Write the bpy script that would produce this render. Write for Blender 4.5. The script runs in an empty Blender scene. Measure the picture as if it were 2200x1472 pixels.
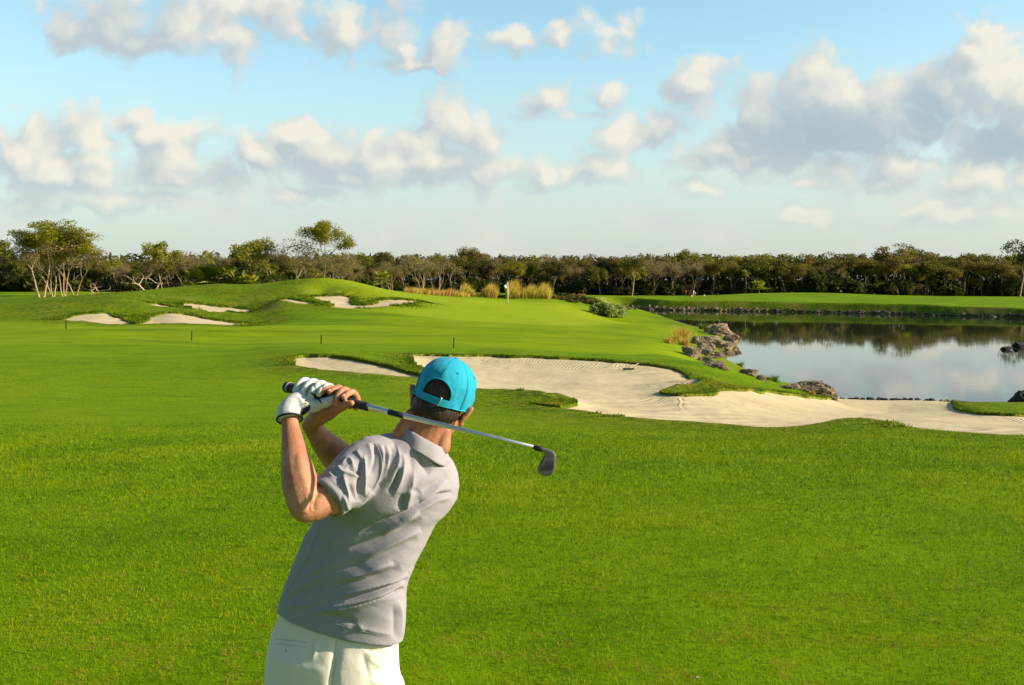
import bpy, bmesh, math, random
import numpy as np
from mathutils import Vector, Matrix, noise as mnoise

R = math.radians
SC = bpy.context.scene
COL = SC.collection

# ------------------------------------------------------------------ camera
CAM_Z = 1.93
PITCH = R(3.24)
F = 2400.0                      # focal length in pixels of the 2200 px wide photograph
cd = bpy.data.cameras.new('camera')
cam = bpy.data.objects.new('camera', cd)
COL.objects.link(cam)
cam.location = (0, 0, CAM_Z)
cam.rotation_euler = (R(90) - PITCH, 0, 0)
cd.sensor_width = 36.0
cd.lens = F / 2200.0 * 36.0
cd.clip_start = 0.05
cd.clip_end = 20000
SC.camera = cam

SC.view_settings.view_transform = 'Standard'
SC.view_settings.look = 'None'
SC.view_settings.gamma = 1
SC.view_settings.use_curve_mapping = False
SC.view_settings.exposure = 0.80
SC.render.engine = 'CYCLES'
SC.cycles.max_bounces = 8
SC.cycles.transparent_max_bounces = 8

SUN_AZ, SUN_EL = 98.0, 24.0     # clockwise from the view direction; above the horizon
SUN_DIR = Vector((math.sin(R(SUN_AZ)) * math.cos(R(SUN_EL)), math.cos(R(SUN_AZ)) * math.cos(R(SUN_EL)), math.sin(R(SUN_EL))))
sl = bpy.data.lights.new('sun', 'SUN')
sun = bpy.data.objects.new('sun', sl)
COL.objects.link(sun)
sl.energy = 5.0
sl.angle = R(0.5)
sl.color = (1.0, 0.86, 0.66)
sun.rotation_euler = SUN_DIR.to_track_quat('Z', 'Y').to_euler()

# ------------------------------------------------------------------ pixel helpers
def ray(px, py):
    u = (px - 1100.0) / F; v = (736.0 - py) / F
    c, s = math.cos(PITCH), math.sin(PITCH)
    return Vector((u, c + v * s, -s + v * c))
def at(px, py, Y):
    d = ray(px, py); t = Y / d.y
    return Vector((d.x * t, Y, CAM_Z + d.z * t))
def on_plane(px, py, z):
    d = ray(px, py); t = (z - CAM_Z) / d.z
    return Vector((d.x * t, d.y * t, z))
def project(P):
    """world points (n,3) -> photograph pixels"""
    P = np.asarray(P, float)
    c, s = math.cos(PITCH), math.sin(PITCH)
    y, z = P[:, 1], P[:, 2] - CAM_Z
    dep = y * c - z * s
    up = y * s + z * c
    return 1100 + F * P[:, 0] / dep, 736 - F * up / dep

# ------------------------------------------------------------------ node helpers
class NT:
    def __init__(self, tree):
        self.t = tree
        self.flat = False
    def n(self, typ, **kw):
        nd = self.t.nodes.new(typ)
        for k, v in kw.items():
            setattr(nd, k, v)
        return nd
    def link(self, a, b):
        self.t.links.new(a, b)
    def put(self, sock, v):
        if isinstance(v, bpy.types.NodeSocket):
            self.link(v, sock)
        elif v is not None:
            sock.default_value = v
    def math(self, op, a, b=None, c=None, clamp=False):
        nd = self.n('ShaderNodeMath', operation=op, use_clamp=clamp)
        self.put(nd.inputs[0], a)
        if b is not None: self.put(nd.inputs[1], b)
        if c is not None: self.put(nd.inputs[2], c)
        return nd.outputs[0]
    def vmath(self, op, a, b=None, out=0):
        nd = self.n('ShaderNodeVectorMath', operation=op)
        self.put(nd.inputs[0], a)
        if b is not None: self.put(nd.inputs[1], b)
        return nd.outputs[out]
    def mix(self, f, a, b):
        nd = self.n('ShaderNodeMix', data_type='RGBA')
        self.put(nd.inputs[0], f); self.put(nd.inputs[6], a); self.put(nd.inputs[7], b)
        return nd.outputs[2]
    def ramp(self, f, lo, hi, a=0.0, b=1.0):
        nd = self.n('ShaderNodeMapRange', interpolation_type='SMOOTHSTEP')
        self.put(nd.inputs[0], f); self.put(nd.inputs[1], lo); self.put(nd.inputs[2], hi)
        self.put(nd.inputs[3], a); self.put(nd.inputs[4], b)
        return nd.outputs[0]
    def noise(self, vec, scale, detail=3, rough=0.5, dist=0.0, out=0):
        nd = self.n('ShaderNodeTexNoise')
        if self.flat: nd.noise_dimensions = '2D'
        if vec is not None: self.link(vec, nd.inputs['Vector'])
        nd.inputs['Scale'].default_value = scale
        nd.inputs['Detail'].default_value = detail
        nd.inputs['Roughness'].default_value = rough
        nd.inputs['Distortion'].default_value = dist
        return nd.outputs[out]
    def attr(self, name, out=2):
        nd = self.n('ShaderNodeAttribute', attribute_name=name)
        return nd.outputs[out]

def C4(r, g, b):
    return (r, g, b, 1.0)

def material(name, col=(.5, .5, .5), rough=.6, spec=.3, metal=0.0, **kw):
    m = bpy.data.materials.new(name); m.use_nodes = True
    t = NT(m.node_tree); b = m.node_tree.nodes['Principled BSDF']
    b.inputs['Base Color'].default_value = C4(*col)
    b.inputs['Roughness'].default_value = rough
    b.inputs['Specular IOR Level'].default_value = spec
    b.inputs['Metallic'].default_value = metal
    for k, v in kw.items():
        b.inputs[k].default_value = v
    m['nt'] = 1
    return m, t, b

def simple(name, col, rough=.6, spec=.3, metal=0.0, var=.12, scale=40.0, bump=0.0, bscale=200.0):
    """a plain material with a little procedural mottling"""
    m, t, b = material(name, col, rough, spec, metal)
    tc = t.n('ShaderNodeTexCoord').outputs['Object']
    nz = t.noise(tc, scale, 4, .6)
    lo = tuple(max(0, c * (1 - var)) for c in col); hi = tuple(min(1, c * (1 + var)) for c in col)
    t.link(t.mix(t.ramp(nz, .3, .7), C4(*lo), C4(*hi)), b.inputs['Base Color'])
    if bump:
        bp = t.n('ShaderNodeBump'); bp.inputs['Strength'].default_value = bump
        bp.inputs['Distance'].default_value = .002
        t.link(t.noise(tc, bscale, 3, .6), bp.inputs['Height'])
        t.link(bp.outputs[0], b.inputs['Normal'])
    return m

# ------------------------------------------------------------------ sky
def build_world():
    w = bpy.data.worlds.new('World'); SC.world = w
    w.use_nodes = True
    w.cycles.sampling_method = 'MANUAL'
    w.cycles.sample_map_resolution = 512
    t = NT(w.node_tree); t.flat = True
    bg = w.node_tree.nodes['Background']
    sky = t.n('ShaderNodeTexSky', sky_type='NISHITA')
    sky.sun_disc = False
    sky.sun_elevation = R(SUN_EL)
    sky.sun_rotation = R(SUN_AZ)
    sky.altitude = 0; sky.air_density = 1.0; sky.dust_density = 1.2; sky.ozone_density = 1.0
    dirv = t.n('ShaderNodeTexCoord').outputs['Generated']
    sep = t.n('ShaderNodeSeparateXYZ'); t.link(dirv, sep.inputs[0])
    y = t.math('MAXIMUM', sep.outputs[1], .08)
    U = t.math('DIVIDE', sep.outputs[0], y)
    V = t.math('DIVIDE', sep.outputs[2], y)
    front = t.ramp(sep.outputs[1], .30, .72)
    cmb = t.n('ShaderNodeCombineXYZ'); t.link(U, cmb.inputs[0]); t.link(V, cmb.inputs[1])
    uv = cmb.outputs[0]
    def uvof(px, py):
        d = ray(px, py); return d.x / d.y, d.z / d.y
    def blobfield(vec, blobs, grow_=1.0):
        prev = None
        for (px, py, rx, ry) in blobs:
            rx *= grow_; ry *= grow_
            cu, cv = uvof(px, py)
            d = t.vmath('SUBTRACT', vec, (cu, cv, 0))
            d = t.vmath('MULTIPLY', d, (F / rx, F / ry, 0))
            ln = t.vmath('LENGTH', d, out=1)
            prev = ln if prev is None else t.math('SMOOTH_MIN', prev, ln, .25)
        return t.math('SUBTRACT', 1.0, prev)
    clouds = [(400,38,190,78),(535,18,120,60),(225,78,105,45),(330,85,170,36),(480,70,110,40),
        (735,65,48,48),(850,40,52,80),(862,105,32,30),(955,105,38,50),(905,140,75,16),
        (1285,75,58,68),(1212,88,36,34),(1335,60,30,22),(1120,85,60,26),
        (55,345,110,66),(185,305,66,62),(100,390,140,32),(298,238,36,28),(255,262,50,22),
        (440,285,58,34),(365,330,85,55),(500,355,105,56),(560,338,50,42),(400,385,120,32),
        (635,295,50,28),(700,335,75,62),(828,350,66,55),(765,385,105,28),
        (935,232,55,42),(1000,285,62,55),(950,345,105,48),(900,300,50,38),(1035,372,36,28),
        (1175,208,55,44),(1290,208,62,34),(1322,295,56,56),(1300,350,56,36),(1178,370,66,42),(1405,275,46,46),
        (1503,190,46,40),(1490,240,62,48),(1620,275,105,52),(1752,200,92,72),(1845,270,120,75),(1700,305,155,44),(1560,315,130,22),
        (2110,110,56,54),(2165,180,95,90),(2050,225,105,82),(2150,300,150,70),(1990,290,95,58),
        (2090,388,170,44),(1905,390,75,30),(1735,402,42,15),
        (1520,410,52,18),(200,432,240,26),(640,418,110,18),(1960,455,100,22),(1745,465,60,16),(2130,462,90,24),
        (2000,355,220,55),(1620,335,170,26),(2050,470,210,26),(2120,60,40,16),(1250,250,120,24),(330,300,60,40)]
    dark = [(1760,290,230,75),(250,85,120,55),(490,375,120,34),(690,378,85,40),(1990,255,70,80),(950,372,120,26),(1420,290,36,36),(110,402,190,16),(2150,300,110,50)]
    bright = [(455,40,80,60),(75,350,85,50),(205,310,55,55),(300,235,40,28),(560,338,45,38),(390,300,30,35),(840,362,45,40),(905,312,35,32),(1325,325,45,62),(1290,70,55,66),(1503,180,42,30),(2120,115,66,60),(2090,385,120,32),(985,262,55,22),(1190,370,40,35),(2190,170,60,50),(1735,470,60,20),(1960,445,80,22),(440,268,45,18)]
    def dens(vec, fine=True):
        n1 = t.noise(vec, 9.0, 7 if fine else 4, .56, .3)
        vo = t.n('ShaderNodeTexVoronoi', feature='F1', voronoi_dimensions='2D')
        t.link(vec, vo.inputs['Vector'])
        vo.inputs['Scale'].default_value = 26
        vo.inputs['Detail'].default_value = 1.5 if fine else 0.0
        vo.inputs['Roughness'].default_value = .55
        b = blobfield(vec, clouds, 1.20)
        b = t.math('MAXIMUM', b, -1.2)
        a = t.math('MULTIPLY_ADD', t.math('SUBTRACT', n1, .5), 2.5, b)
        return t.math('MULTIPLY_ADD', t.math('SUBTRACT', .42, vo.outputs[0]), 1.05, a)
    # a slow warp makes the outlines ragged
    wn = t.noise(uv, 18, 5, .65, 0, out=1)
    warp = t.vmath('MULTIPLY', t.vmath('SUBTRACT', wn, (.5, .5, .5)), (.034, .024, 0))
    p = t.vmath('ADD', uv, warp)
    d1 = dens(p)
    d2 = dens(t.vmath('ADD', p, (.011, .012, 0)), False)
    cover = t.ramp(d1, -.70, .30)
    lit = t.math('MULTIPLY_ADD', t.math('SUBTRACT', d1, d2), .75, .52)
    lit = t.math('MULTIPLY_ADD', t.ramp(blobfield(p, dark), -.35, .8), -.42, lit)
    lit = t.math('MULTIPLY_ADD', t.ramp(blobfield(p, bright), -.35, .7), .42, lit, True)
    ccol = t.mix(lit, C4(.55, .615, .65), C4(.95, .90, .78))
    ccol = t.mix(t.math('MULTIPLY', t.ramp(blobfield(p, [dark[0], dark[4], dark[8]]), -.2, .8), .75), ccol, C4(.385, .525, .60))
    # whitening towards the horizon
    hz = t.ramp(t.math('ABSOLUTE', sep.outputs[2]), .0, .22, 1.0, 0.0)
    tint = t.n('ShaderNodeMix', data_type='RGBA', blend_type='MULTIPLY')
    tint.inputs[0].default_value = 1.0
    t.link(sky.outputs[0], tint.inputs[6])
    tint.inputs[7].default_value = C4(SKY_TINT[0], SKY_TINT[1], SKY_TINT[2])
    scl = 1.0 / SKY_STRENGTH
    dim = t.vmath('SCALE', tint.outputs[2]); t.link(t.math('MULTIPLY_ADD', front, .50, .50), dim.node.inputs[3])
    base = dim
    K = SKY_BRIGHT * scl
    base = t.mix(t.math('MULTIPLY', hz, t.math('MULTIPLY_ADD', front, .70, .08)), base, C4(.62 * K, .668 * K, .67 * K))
    cl = t.vmath('SCALE', ccol); cl.node.inputs[3].default_value = K * .97
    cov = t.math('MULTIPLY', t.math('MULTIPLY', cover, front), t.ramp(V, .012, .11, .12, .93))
    veil = t.math('MULTIPLY', t.ramp(t.noise(t.vmath('MULTIPLY', p, (1, 2.6, 1)), 6.5, 5, .6), .42, .68), t.ramp(V, .20, .05, 0.0, .55))
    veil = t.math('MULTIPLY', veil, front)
    vc = t.vmath('SCALE', t.mix(t.noise(p, 12, 4, .6), C4(.55, .60, .62), C4(.90, .84, .76))); vc.node.inputs[3].default_value = K
    base = t.mix(veil, base, vc)
    col = t.mix(cov, base, cl)
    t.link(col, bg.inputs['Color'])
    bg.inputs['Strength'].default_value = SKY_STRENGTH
SKY_STRENGTH = 0.10
SKY_BRIGHT = 0.57
SKY_TINT = (1.16, 1.37, 1.27)
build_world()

# ------------------------------------------------------------------ object helpers
def tag(o, label=None, cat=None, group=None, kind=None):
    if label: o['label'] = label
    if cat: o['category'] = cat
    if group: o['group'] = group
    if kind: o['kind'] = kind
    return o
def empty(name, loc=(0, 0, 0), rz=0.0, **kw):
    o = bpy.data.objects.new(name, None); COL.objects.link(o)
    o.location = loc; o.rotation_euler = (0, 0, rz); o.empty_display_size = .2
    return tag(o, **kw)
def meshobj(name, me, mat, parent=None, loc=None):
    o = bpy.data.objects.new(name, me); COL.objects.link(o)
    if mat is not None and len(me.materials) == 0: me.materials.append(mat)
    if parent is not None: o.parent = parent
    if loc is not None: o.location = loc
    return o
def np_mesh(name, V, Q, smooth=True, tri=False):
    """fast mesh from numpy arrays; Q is (m,4) or (m,3)"""
    me = bpy.data.meshes.new(name)
    V = np.ascontiguousarray(V, np.float32); Q = np.ascontiguousarray(Q, np.int32)
    k = Q.shape[1]
    me.vertices.add(len(V)); me.vertices.foreach_set('co', V.ravel())
    me.loops.add(Q.size); me.loops.foreach_set('vertex_index', Q.ravel())
    me.polygons.add(len(Q))
    me.polygons.foreach_set('loop_start', np.arange(0, Q.size, k, dtype=np.int32))
    me.polygons.foreach_set('loop_total', np.full(len(Q), k, np.int32))
    me.polygons.foreach_set('use_smooth', np.full(len(Q), smooth, bool))
    me.update(calc_edges=True); me.validate()
    return me
def add_attr(me, name, vals):
    a = me.attributes.new(name, 'FLOAT', 'POINT')
    a.data.foreach_set('value', np.ascontiguousarray(vals, np.float32))

class MB:
    """collects tubes, quads and loose faces into one mesh"""
    def __init__(self): self.v = []; self.f = []; self.n = 0
    def add(self, V, Fc):
        V = np.asarray(V, float); self.v.append(V)
        for f in Fc: self.f.append(tuple(int(i) + self.n for i in f))
        self.n += len(V)
    def tube(self, pts, rad, k=6, cap=True):
        pts = [Vector(p) for p in pts]; n = len(pts)
        V = []; ref = None
        for i, p in enumerate(pts):
            d = (pts[min(i + 1, n - 1)] - pts[max(i - 1, 0)])
            if d.length < 1e-9: d = Vector((0, 0, 1))
            d.normalize()
            if ref is None: ref = d.orthogonal().normalized()
            ref = ref - d * ref.dot(d)
            ref = ref.normalized() if ref.length > 1e-6 else d.orthogonal().normalized()
            b = d.cross(ref)
            for j in range(k):
                a = 2 * math.pi * j / k
                V.append(p + (ref * math.cos(a) + b * math.sin(a)) * rad[i])
        Fc = []
        for i in range(n - 1):
            for j in range(k):
                a = i * k + j; c = i * k + (j + 1) % k
                Fc.append((a, c, c + k, a + k))
        if cap:
            Fc.append(tuple(reversed(range(k)))); Fc.append(tuple(range((n - 1) * k, n * k)))
        self.add([tuple(v) for v in V], Fc)
    def box(self, c, half, rot=None):
        V = []
        for sx in (-1, 1):
            for sy in (-1, 1):
                for sz in (-1, 1):
                    p = Vector((sx * half[0], sy * half[1], sz * half[2]))
                    if rot is not None: p = rot @ p
                    V.append(tuple(Vector(c) + p))
        self.add(V, [(0, 1, 3, 2), (4, 6, 7, 5), (0, 4, 5, 1), (2, 3, 7, 6), (0, 2, 6, 4), (1, 5, 7, 3)])
    def mesh(self, name, smooth=True):
        me = bpy.data.meshes.new(name)
        V = np.concatenate(self.v) if self.v else np.zeros((0, 3))
        me.from_pydata(V.tolist(), [], self.f); me.update()
        me.polygons.foreach_set('use_smooth', np.full(len(me.polygons), smooth, bool))
        return me
def bevelled(me, w=.004, seg=2):
    bm = bmesh.new(); bm.from_mesh(me)
    bmesh.ops.bevel(bm, geom=bm.edges[:], offset=w, segments=seg, affect='EDGES', profile=.6)
    bm.to_mesh(me); bm.free()
    me.polygons.foreach_set('use_smooth', np.full(len(me.polygons), True, bool))
    return me

def vnoise(x, y, seed=0):
    """2-D value noise, numpy"""
    xi = np.floor(x).astype(np.int64); yi = np.floor(y).astype(np.int64)
    fx = x - xi; fy = y - yi
    fx = fx * fx * (3 - 2 * fx); fy = fy * fy * (3 - 2 * fy)
    def h(a, b):
        n = (a * 374761393 + b * 668265263 + seed * 1442695041) & 0xffffffff
        n = ((n ^ (n >> 13)) * 1274126177) & 0xffffffff
        return ((n ^ (n >> 16)) & 0xffff) / 65535.0
    a = h(xi, yi); b = h(xi + 1, yi); c = h(xi, yi + 1); d = h(xi + 1, yi + 1)
    return (a + (b - a) * fx) + ((c + (d - c) * fx) - (a + (b - a) * fx)) * fy
def fbm(x, y, seed=0, octv=4, gain=.5):
    s = 0; a = 1; tot = 0
    for i in range(octv):
        s = s + a * vnoise(x, y, seed + i * 7); tot += a; a *= gain; x = x * 2.03 + 5.1; y = y * 2.03 + 9.7
    return s / tot
def sstep(x, a, b):
    t = np.clip((x - a) / (b - a), 0, 1); return t * t * (3 - 2 * t)

# ------------------------------------------------------------------ terrain surface
WATER = -3.07
CTRL = [  # photograph pixel and distance
 (-300,1472,5.4),(300,1472,5.4),(1100,1472,5.4),(1900,1472,5.4),(2600,1472,5.4),
 (-300,1200,7.75),(500,1200,7.75),(1100,1200,7.75),(1700,1200,7.75),(2500,1200,7.75),
 (-300,1000,12.4),(300,1000,12.4),(900,1000,12.4),(1500,1000,12.3),(2000,1000,12.3),(2600,1000,12.3),
 (2200,945,17),(2080,936,17.6),(1940,919,19),(1850,903,20.6),(1700,921,19.4),(1550,917,20),(1400,903,21.6),(1250,885,23.4),(1130,868,25.4),(2500,952,16.6),
 (980,840,28.6),(870,817,31),(760,810,31.8),(680,801,33.2),(630,786,35.6),(640,767,38.4),(700,768,38),(800,784,36),(880,808,33),
 (760,761,41),(850,776,40),(760,738,50),(650,750,44),(930,752,46),
 (300,900,20),(-300,900,20),(700,900,20),(1000,900,20.6),(300,800,33),(-300,800,33),(500,800,33),(300,748,47),(-300,748,47),(500,752,46),(300,715,60),(-300,715,60),(300,702,69),(-100,700,69),
 (142,704,66),(412,724,55.5),(690,733,51.5),(975,744,48.5),
 (0,690,75),(0,660,85),(0,641,95),(-200,660,85),(-200,638,95),(-500,640,92),(100,640,94),(200,633,95),(290,627,96),(100,665,83),(180,660,84),
 (145,690,74),(200,698,72),(330,698,72),(440,699,72),(540,697,75),
 (215,675,78.5),(262,682,78),(292,692,75),(300,668,81),(325,686,77),(365,673,79.5),(430,679,81),(500,686,81.5),(560,690,80),
 (250,645,88),(340,668,84),(320,652,89),(372,660,87.5),(400,668,86),
 (395,650,92.5),(430,669,87),(545,673,90),(470,655,93),(520,664,92),(545,650,95),(600,668,85),(600,690,75),
 (340,620,104),(400,617,105),(470,612,106),(560,614,106),(640,606,106),(690,603,106),(740,606,106),(800,618,106),(850,629,106),(900,636,106),
 (430,632,100),(520,632,100),(600,640,98),(690,632,101.5),(660,639,97.5),(720,636,98.5),(750,640,98),(760,650,95),(790,650,95),(820,644,96.5),(860,643,97),(905,647,98),
 (605,649,91),(640,656,89.5),(680,657,90),(715,662,88.5),(755,666,87.5),(830,659,90),(880,655,93.5),(700,680,79),(800,690,74),(900,668,88),(800,720,58),(600,728,54),
 (950,640,108),(1000,648,104),(1000,660,99),(1090,655,109),(1180,660,110),(1090,640,123),(1000,637,122),(1180,642,123),(1140,690,84),(1000,690,77),(1100,715,62),(1000,730,54),
 (1260,668,112),(1310,684,110),(1300,700,86),(1400,702,88),(1460,709,90),(1200,705,72),(1300,735,58),(1200,742,53),(1400,742,57),(1440,765,51),(1470,735,66),(1500,730,78),
 (900,764,43.5),(1000,764,43.5),(1100,766,43.3),(1200,772,42.6),(1300,780,42),(1400,790,41),(1470,806,39.6),(1500,822,38),
 (1000,753,47),(1100,752,47.4),(1250,760,47),(1350,768,47),(1500,795,46),
 (900,790,38),(960,824,31),(1030,838,29.4),(1150,841,28.8),(1230,858,27.2),(1140,856,27),
 (1415,845,32.4),(1500,829,36),(1450,852,31.4),(1550,850,32.6),(1560,834,37.2),(1620,838,37.5),(1680,847,38.2),(1700,840,41.5),(1760,857,41),(1600,812,45),(1640,822,44.5),(1560,800,48),(1540,785,55),
 (1800,862,43.5),(1700,880,29),(1500,880,26.5),(1900,886,28),(1900,872,36),(2000,880,31.5),(1300,850,30),(1250,810,35),(1050,800,37),
 (2060,872,42),(2100,884,34.6),(2200,888,33.4),(2140,868,44.5),(2250,868,44.5),(2200,876,40),(2500,870,43.5),(2500,890,32),(2300,910,23.5),(2000,905,22.5),
 (1340,642,178),(1500,643,184),(1700,643.5,178),(1900,645,171),(2050,648,164),(2200,652,157),(2600,660,142),(1340,646,174),(1500,647,180),(1700,648,174),(1900,649,167),(2050,653,160),(2200,657,153),
 (1200,648,160),(1340,639,205),(1500,639.5,210),(1900,640,205),(2200,643,200),(2700,648,195),(1500,637,235),(1900,636,235),(2300,638,235),(2800,640,240),(1780,633,232),
 (1180,632,262),(1500,635,262),(1900,634,262),(2300,637,262),(2900,640,262),
]
WCTRL = [(-30,-40,0),(0,-40,0),(30,-40,0),(-6,0,0),(0,0,0),(6,0,0),(-3,3,0),(3,3,0),(0,3.1,0),(-20,3,0),(20,3,0),
 (-60,112,-.2),(-50,112,-.1),(-40,114,.1),(-30,120,.5),(-20,122,.8),(-15,124,.7),(-8,124,.1),(-60,135,0),(-40,140,0),(-20,140,0),(0,140,-.4),(12,140,-1.2),
 (-120,120,0),(-90,180,0),(-50,180,-.2),(-20,190,-.4),(5,190,-.7),(30,190,-1.6),(-120,260,-.6),(-40,260,-.9),(-8,210,-.6),
 (-300,400,-1.5),(0,400,-1.7),(300,400,-1.8),(-900,1200,-1.5),(0,1200,-1.6),(900,1200,-1.6),(-2500,3000,-1.5),(0,3000,-1.5),(2500,3000,-1.5),(-80,60,-.6),(-60,20,-.3),(60,20,-.9),(90,60,-2.9),(140,150,-2.2),(-100,-30,0),(100,-30,0)]
def warp(x, y):
    x = np.asarray(x, float); y = np.asarray(y, float)
    yy = np.maximum(y, 0)
    w = np.sqrt(yy * yy + 36.0)
    b = np.log(yy + 7.0) + np.minimum(y, 0) * .05
    return 3.0 * x / w, 1.35 * b
cp = np.array([tuple(at(*c)) for c in CTRL] + [tuple(map(float, c)) for c in WCTRL])
ca, cb = warp(cp[:, 0], cp[:, 1])
def tpsk(r2):
    return np.where(r2 > 1e-12, r2 * np.log(np.maximum(r2, 1e-12)), 0)
n_ = len(cp)
K_ = tpsk((ca[:, None] - ca[None]) ** 2 + (cb[:, None] - cb[None]) ** 2) + np.eye(n_) * 1.5e-5
P_ = np.stack([np.ones(n_), ca, cb], 1)
A_ = np.block([[K_, P_], [P_.T, np.zeros((3, 3))]])
W_ = np.linalg.solve(A_, np.concatenate([cp[:, 2], np.zeros(3)]))
MOUNDS = []
for px_, Y_, rx_, ry_, h_ in [(285, 84, 2.6, 4.0, .15), (330, 92, 3.5, 4, .25), (170, 86, 5, 4, .3), (480, 84.5, 4, 2.0, .3), (600, 100, 3.2, 3.5, .3), (775, 100.5, 2.6, 3.0, .4), (640, 93.5, 2.5, 1.5, .2), (820, 41, 1.3, 1.4, .16), (690, 41.5, 1.8, 1.3, .14), (1500, 34.6, 1.9, 1.1, .30), (1515, 43, 1.6, 2.2, .35), (1450, 46.5, 2.6, 1.8, .30), (1180, 27.6, 1.0, .8, .10), (1850, 20.8, 1.2, 1.1, .10), (1110, 63, 9, 3.0, -.22), (1350, 62, 7, 3, .15), (900, 70, 9, 5, -.2), (500, 62, 10, 4, .18), (150, 56, 9, 4, -.15), (700, 60, 8, 4, -.15), (1130, 82, 9, 5, -.25), (1700, 235, 22, 12, .4)]:
    p_ = at(px_, 640, Y_); MOUNDS.append((p_.x, Y_, rx_, ry_, h_))
def base_z(x, y):
    x = np.asarray(x, float); y = np.asarray(y, float)
    a, b = warp(x.ravel(), y.ravel()); out = np.empty(len(a))
    for i in range(0, len(a), 40000):
        s = slice(i, i + 40000)
        r2 = (a[s, None] - ca[None]) ** 2 + (b[s, None] - cb[None]) ** 2
        out[s] = tpsk(r2) @ W_[:n_] + W_[n_] + W_[n_ + 1] * a[s] + W_[n_ + 2] * b[s]
    for (mx, my, rx, ry, h) in MOUNDS:
        q = ((x.ravel() - mx) / rx) ** 2 + ((y.ravel() - my) / ry) ** 2
        out += h * np.exp(-q)
    return out.reshape(x.shape)

def hit(px, py, y0=4.0, y1=330.0):
    """where the sight line through a pixel meets the base terrain"""
    d = ray(px, py)
    Y = np.exp(np.linspace(math.log(y0), math.log(y1), 500))
    X = d.x / d.y * Y; Z = CAM_Z + d.z / d.y * Y
    g = base_z(X, Y) - Z
    i = np.argmax(g > 0) if (g > 0).any() else len(Y) - 1
    if i == 0: return np.array([X[0], Y[0]])
    f = g[i - 1] / (g[i - 1] - g[i]) if g[i] > 0 else 1
    f = min(max(f, 0), 1)
    return np.array([X[i - 1] + (X[i] - X[i - 1]) * f, Y[i - 1] + (Y[i] - Y[i - 1]) * f])

def smooth_closed(P, sub=6):
    P = np.asarray(P); n = len(P); out = []
    for i in range(n):
        p0, p1, p2, p3 = P[i - 1], P[i], P[(i + 1) % n], P[(i + 2) % n]
        # centripetal-ish: clamp tangents to the shorter neighbour
        l1 = np.linalg.norm(p2 - p1) + 1e-9
        m1 = (p2 - p0) * .5; m2 = (p3 - p1) * .5
        for m in (m1, m2):
            k = np.linalg.norm(m)
            if k > 1.1 * l1: m *= 1.1 * l1 / k
        for j in range(sub):
            t = j / sub
            out.append((2*t**3-3*t**2+1)*p1 + (t**3-2*t**2+t)*m1 + (-2*t**3+3*t**2)*p2 + (t**3-t**2)*m2)
    return np.array(out)
def sdist(x, y, P, limit=12.0, want_s=False):
    """signed distance to a closed polygon, positive outside"""
    sh = x.shape; x = x.ravel(); y = y.ravel()
    D = np.full(len(x), limit); S = np.zeros(len(x))
    sel = np.where((x > P[:, 0].min() - limit) & (x < P[:, 0].max() + limit) & (y > P[:, 1].min() - limit) & (y < P[:, 1].max() + limit))[0]
    A = P; B = np.roll(P, -1, 0); E = B - A; L2 = (E ** 2).sum(1) + 1e-12
    arc = np.concatenate([[0], np.cumsum(np.sqrt(L2))[:-1]])
    for i in range(0, len(sel), 6000):
        k = sel[i:i + 6000]
        dx = x[k, None] - A[None, :, 0]; dy = y[k, None] - A[None, :, 1]
        t = np.clip((dx * E[:, 0] + dy * E[:, 1]) / L2, 0, 1)
        d2 = (dx - t * E[:, 0]) ** 2 + (dy - t * E[:, 1]) ** 2
        j = d2.argmin(1); r = np.arange(len(k))
        dd = np.sqrt(d2[r, j])
        cr = ((A[None, :, 1] > y[k, None]) != (B[None, :, 1] > y[k, None])) & (x[k, None] < E[:, 0] * (y[k, None] - A[:, 1]) / np.where(E[:, 1] == 0, 1e-12, E[:, 1]) + A[:, 0])
        ins = cr.sum(1) % 2 == 1
        D[k] = np.where(ins, -dd, np.minimum(dd, limit))
        S[k] = arc[j] + t[r, j] * np.sqrt(L2[j])
    return (D.reshape(sh), S.reshape(sh)) if want_s else D.reshape(sh)

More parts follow.
